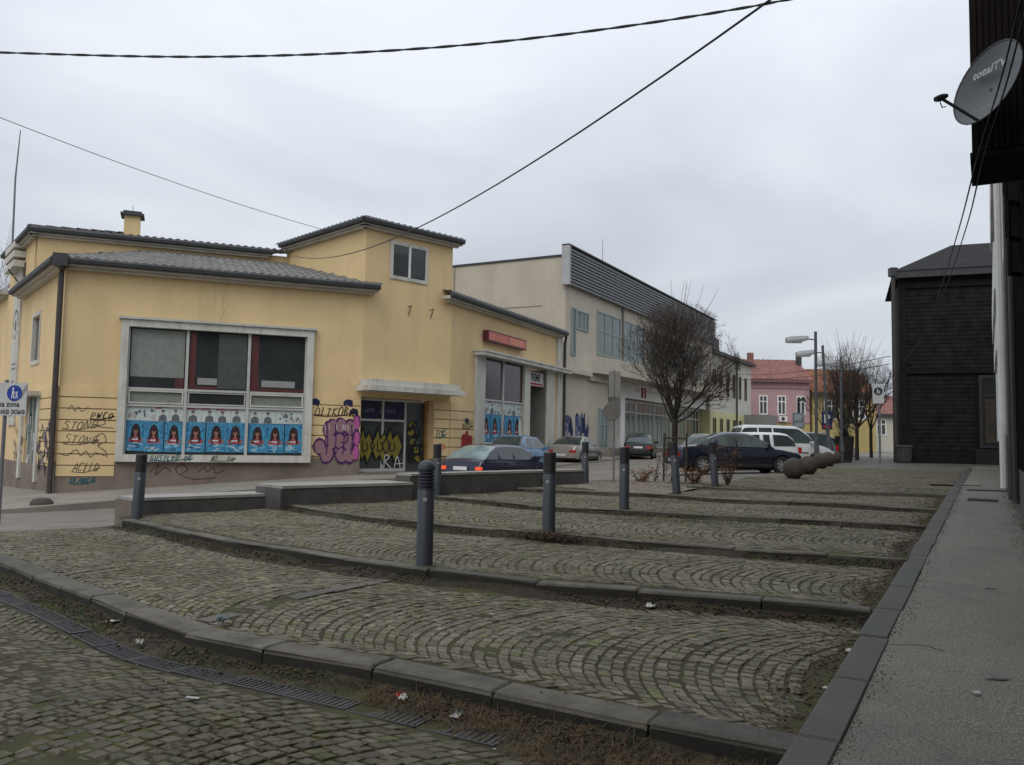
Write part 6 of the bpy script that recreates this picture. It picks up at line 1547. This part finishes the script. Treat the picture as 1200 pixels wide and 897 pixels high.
for k in range(2, 6):
    for q in range(1500):
        u = random.uniform(left(rk(k, -8)) + .3, UK - .05); v = rk(k, u) - abs(random.gauss(0, .09)) - .01; x, y = W(u, v)
        if patchy(u * .8, k * 3.1) > -.1: pts.append((x, y, ZT[k - 1] + und(x, y) - .004 + bankz(k, u, v)))
for q in range(1800):                        # green patch on the third terrace and around the tree bed
    u, v = random.gauss(-4.2, .9), random.gauss(13.1, .22); x, y = W(u, v)
    if v < rk(4, u) and u < UK: pts.append((x, y, ZT[3] + und(x, y) - .01))
for q in range(1500):
    u, v = random.uniform(-7.2, -4.6), random.gauss(20.6, .22); x, y = W(u, v); pts.append((x, y, .575 + und(x, y)))
for q in range(700):
    u, v = random.gauss(-9.0, .3), random.gauss(21.2, .3); x, y = W(u, v); pts.append((x, y, .54))
for q in range(900):
    u, v = random.gauss(-1.8, .35), random.gauss(22.6, .5); x, y = W(u, v); pts.append((x, y, zplaza(v)))
for q in range(900):
    u, v = random.uniform(-12.0, -8.5), 0; v = rk(2, u) - abs(random.gauss(0, .12)); x, y = W(u, v); pts.append((x, y, ZT[1] + und(x, y) - .02))
blades('grass', pts, .012, .045, GR, 1.0, .005, 'tufts of green grass at the foot of the stone steps', 1)
# moss in the joints of the near terraces
pts = []
for q in range(9000):
    k = random.choice((0, 1, 1, 2)); u = random.uniform(-11, -1)
    v = random.uniform(1.5, rk(1, u) - .5) if k == 0 else random.uniform(rk(k, u) + .25, rk(k + 1, u) - .1)
    x, y = W(u, v)
    if patchy(u * .6 + k, v * .7) > -.05 and depth_ok(x, y, 0): pts.append((x, y, ZT[k] + und(x, y) - .016))
blades('moss', pts, .006, .018, mat('joint moss', (.066, .078, .017), .95, .3, 5), 1.6, .004, 'moss growing in the cobble joints', 2)
# leaf litter
c = MB()
def leaf(u, v, z):
    x, y = W(u, v); a = random.uniform(0, 6.28); r = random.uniform(.010, .026); z += random.uniform(0, .012)
    c.add([(x + r * math.cos(a), y + r * math.sin(a), z + random.uniform(0, .012)), (x - r * .6 * math.sin(a), y + r * .6 * math.cos(a), z + random.uniform(0, .008)), (x - r * math.cos(a), y - r * math.sin(a), z), (x + r * .6 * math.sin(a), y - r * .6 * math.cos(a), z + random.uniform(0, .01))], [(0, 1, 2, 3)])
for k in range(1, 6):
    for q in range(1700):
        u = random.uniform(max(-11.5, left(rk(k, -8)) + .3), UK - .04); v = rk(k, u) - abs(random.gauss(0, .13)) - .02
        if patchy(u * .9 + 1, k * 2.3) > -.35: x, y = W(u, v); leaf(u, v, ZT[k - 1] + und(x, y) + .002 + bankz(k, u, v))
    for q in range(500):
        v = random.uniform(rk(k, -1) + .25, rk(k + 1, -1)); u = UK - abs(random.gauss(0, .2)) - .02; x, y = W(u, v); leaf(u, v, ZT[k] + und(x, y) - .008)
bu, bv = UV(.57, 11.27)
for q in range(1400): leaf(bu + random.gauss(0, .32), bv - .12 + random.gauss(-.05, .13), ZT[2] + .03 + random.uniform(0, .09))
for q in range(1100):
    u, v = random.uniform(-9.2, -6.2), random.uniform(17.4, 22); leaf(u, v, .55 + .012 * (v - 17))
for q in range(260):
    u = random.uniform(-9, -1); v = random.uniform(1.8, 7); k = 0 if v < rk(1, u) else 1; x, y = W(u, v); leaf(u, v, ZT[k] + und(x, y) + .003)
for q in range(380):
    u, v = random.uniform(-5, -1), 0; u = random.choice((-4.6, -3.0, -6.6, -3.6)) + random.gauss(0, .25); v = random.choice((2.9, 3.3, 2.5)) + random.gauss(0, .2); x, y = W(u, v); leaf(u, v, ZT[0] + und(x, y) + .001)
for q in range(700):
    v = random.uniform(12, 28); u = UW - abs(random.gauss(0, .12)); leaf(u, v, zside(v))
struct(c.build('fallen_leaves', LEAF), 'stuff', 'brown leaf litter along the steps and in the tree bed')
# russet dead shrubs
def shrub(label, x, y, z, h, n, wd):
    t = thing('dead_shrub', label, 'shrub', (x, y, z), 0, 'dead shrubs in the gravel bed', world=False)
    s, l = MB(), MB()
    for i in range(n):
        a = random.uniform(0, 6.28); p = V((0, 0, -.02)); d = V((math.cos(a) * wd, math.sin(a) * wd, 1)); pts = [p]
        for q in range(4): pts.append(pts[-1] + d * h / 4 * random.uniform(.6, 1.1) + V((random.uniform(-.05, .05), random.uniform(-.05, .05), 0)))
        s.tube(pts, [.008, .007, .006, .004, .003], 3, cap=False)
        for q in range(16):
            b = pts[random.randint(1, 4)] + V((random.uniform(-.06, .06), random.uniform(-.06, .06), random.uniform(-.08, .05))); r = random.uniform(.015, .04); e = V((random.uniform(-1, 1), random.uniform(-1, 1), random.uniform(-1, .3))).normalized() * r * 1.6; f = e.cross(V((random.uniform(-1, 1), random.uniform(-1, 1), 1))).normalized() * r * .6
            l.add([b, b + e * .5 + f, b + e, b + e * .5 - f], [(0, 1, 2, 3)])
    s.build('stems', TWIG, t); l.build('dead_leaves', mat('russet leaves', (.17, .075, .028), .9, .35, 12), t)
shrub('tall russet dead shrub beside the leaning bollard', 5.45, 20.9, .57, 1.15, 22, .30)
shrub('low russet dead shrub at the foot of the bare tree', 4.9, 22.2, .56, .5, 34, .8)
shrub('small brown dead weeds in the gravel bed near the sign pole', 3.55, 22.6, .54, .42, 26, .9)
shrub('thin dead stalks between the sign pole and the stakes', 3.95, 22.8, .54, .8, 6, .25)
# crumpled litter
def crumple(label, x, y, z, s, cols_, flatn=.5, elong=1.4, name='litter_scrap'):
    s *= .75; c = MB(); n = 5; a0 = random.uniform(0, 3)
    for j in range(n + 1):
        for i in range(n + 1):
            px_, py_ = (i / n - .5) * s * elong, (j / n - .5) * s; c.v.append((px_ * math.cos(a0) - py_ * math.sin(a0), px_ * math.sin(a0) + py_ * math.cos(a0), random.uniform(.005, s * flatn) + .004))
    for j in range(n):
        for i in range(n): q = j * (n + 1) + i; c.f.append((q, q + 1, q + n + 2, q + n + 1)); c.m.append((i > 2) % len(cols_)); c.tone.append(1.0)
    o = c.build(name, cols_); o.location = (x, y, z); return tag(o, label, 'litter', 'scraps of litter')
PW = mat('white litter paper', (.40, .395, .37), .6); PR = mat('red litter print', (.45, .03, .03), .5)
zt_ = lambda k, x, y: ZT[k] + und(x, y) - .008
crumple('crushed red and white packet lying on the drain grate', -.62, 5.06, zt_(0, -.6, 5.1) + .01, .085, [PW, PR], .6, 1.5)
crumple('flattened pale printed wrapper beside the dead grass', -.28, 4.82, zt_(0, -.3, 4.8) + .01, .07, [PW, mat('teal print', (.1, .25, .26), .6)], .25, 2.2)
crumple('small white paper cup scrap in the drain channel', -2.75, 6.32, zt_(0, -2.7, 6.3) + .01, .075, [PW], .8, 1.1)
crumple('torn white paper on the grass of the gutter', -3.25, 6.95, zt_(0, -3.2, 6.9) + .01, .1, [PW], .5, 1.6)
crumple('long white scrap on the street cobbles', -1.85, 5.0, zt_(0, -1.9, 5.0) + .012, .035, [PW], .3, 3.5)
crumple('dark crushed bottle and leaves on the first kerb stone', -2.2, 6.5, ZT[1] + .012, .12, [mat('dull blue plastic', (.03, .05, .06), .3), mat('grey plastic', (.12, .13, .13), .3)], .55, 1.8)
crumple('white scrap at the foot of the second step', 1.25, 7.42, zt_(1, 1.2, 7.4) + .01, .09, [PW], .7, 1.3)
crumple('white tissue on the second terrace near the sidewalk', 2.6, 7.62, zt_(2, 2.6, 7.6) + .012, .06, [PW], .5, 1.5)
crumple('pale scrap in the corner of the first terrace', 2.42, 5.9, zt_(1, 2.4, 5.9) + .012, .07, [PW], .5, 1.8)
crumple('white scrap low on the first terrace', 1.9, 5.05, zt_(1, 1.9, 5) + .012, .045, [PW], .5, 1.8)
crumple('pale scrap lying on the sidewalk', 2.62, 4.72, zside(5.4) + .004, .045, [PW], .3, 1.3)
c = MB()
for q in range(260):
    k = random.choice((0, 1, 1, 2, 3)); u = random.uniform(-9, -1); v = random.uniform(2, rk(1, u) - .3) if k == 0 else random.uniform(rk(k, u) + .1, rk(k + 1, u)); x, y = W(u, v); s = random.uniform(.004, .012); a = random.uniform(0, 6); z = ZT[k] + und(x, y) + .006
    c.add([(x + s * math.cos(a), y + s * math.sin(a), z), (x - s * math.sin(a), y + s * math.cos(a) * .7, z + .003), (x - s * math.cos(a), y - s * math.sin(a), z)], [(0, 1, 2)])
struct(c.build('paper_crumbs', PW), 'stuff', 'tiny pale crumbs of litter on the cobbles')
# sidewalk drain slots and manhole strips
for i, (u0, u1, v0, v1, lab) in enumerate(((-.42, .12, 19.3, 19.95, 'dark drain slot across the sidewalk'), (-.50, .32, 22.6, 22.8, 'second dark drain slot farther up the sidewalk'), (-1.4, -.2, 24.6, 24.9, 'dark drain slot where sidewalk meets the plaza'))):
    z = zside((v0 + v1) / 2) + .008; x, y = W((u0 + u1) / 2, (v0 + v1) / 2)
    t = thing('drain_slot', lab, 'drain', (x, y, z), 0)
    c = MB(); q = [W(u0, v0), W(u1, v0), W(u1, v1), W(u0, v1)]; c.prism(q, z - .05, z + .004); c.build('slot_plate', mat('slot shadow', (.012, .012, .012), .8), t)
    n = int((u1 - u0) / .05)
    for k in range(n):
        ua = u0 + (u1 - u0) * k / n; c = MB(); c.prism([W(ua, v0), W(ua + .02, v0), W(ua + .02, v1), W(ua, v1)], z + .0045, z + .010); c.build('bar', GRATE, t)
for i, (x, y) in enumerate(((2.9, 5.0), (4.45, 7.75), (5.4, 8.6))):
    c = MB(); c.add([(px_, py_, 0) for px_, py_ in blob(0, 0, .07, .018, 9, .4)], [tuple(range(9))]); o = c.build('sidewalk_stain', mat('tar stain', (.03, .029, .027), .5)); o.location = (x, y, zside(UV(x, y)[1]) + .4 * und(x, y) + .002); struct(o, 'stuff')

def ground_stroke(name, pts, wd, m, lift):
    c = MB()
    for i in range(len(pts) - 1):
        a, b = V(pts[i]), V(pts[i + 1]); d = (b - a).normalized(); e = V((-d.y, d.x)) * wd * random.uniform(.4, 1.2) / 2
        q = [W(*(a - e)), W(*(b - e)), W(*(b + e)), W(*(a + e))]; uvs = [a, b, b, a]
        c.add([(x, y, zside(w_.y) + .4 * und(x, y) + lift) for (x, y), w_ in zip(q, uvs)], [(0, 1, 2, 3)])
    o = c.build(name, m); o.parent = side; return o
CR = mat('crack shadow', (.03, .028, .025), .95)
for v0 in (3.9, 6.3, 9.1, 13.2, 16.8):
    p = [(UK + .2, v0)]
    while p[-1][0] < UW - .05: p.append((p[-1][0] + random.uniform(.04, .1), p[-1][1] + random.gauss(0, .045)))
    if v0 not in (3.9, 9.1): p = p[:max(4, int(len(p) * random.uniform(.35, .8)))]
    ground_stroke('crack', p, .008, CR, .0025)
c = MB()                                      # grit gathered along the wall foot and the kerb
for q in range(2600):
    v = random.uniform(2.4, 24); u = UW - abs(random.gauss(0, .09)) if random.random() < .6 else UK + .2 + abs(random.gauss(0, .05)); x, y = W(u, v); r_ = random.uniform(.003, .009); z = zside(v) + .4 * und(x, y) - .003
    c.add([(x + r_, y, z), (x - r_ * .5, y + r_ * .8, z), (x - r_ * .5, y - r_ * .8, z), (x, y, z + r_ * 1.2)], [(0, 1, 3), (1, 2, 3), (2, 0, 3)])
struct(c.build('grit', mat('pale grit', (.11, .10, .085), .9, .5, 30)), 'stuff', 'loose grit along the edges of the sidewalk')
for o in list(bpy.data.objects):
    if o.name.startswith('graffiti'): o['kind'] = 'stuff'
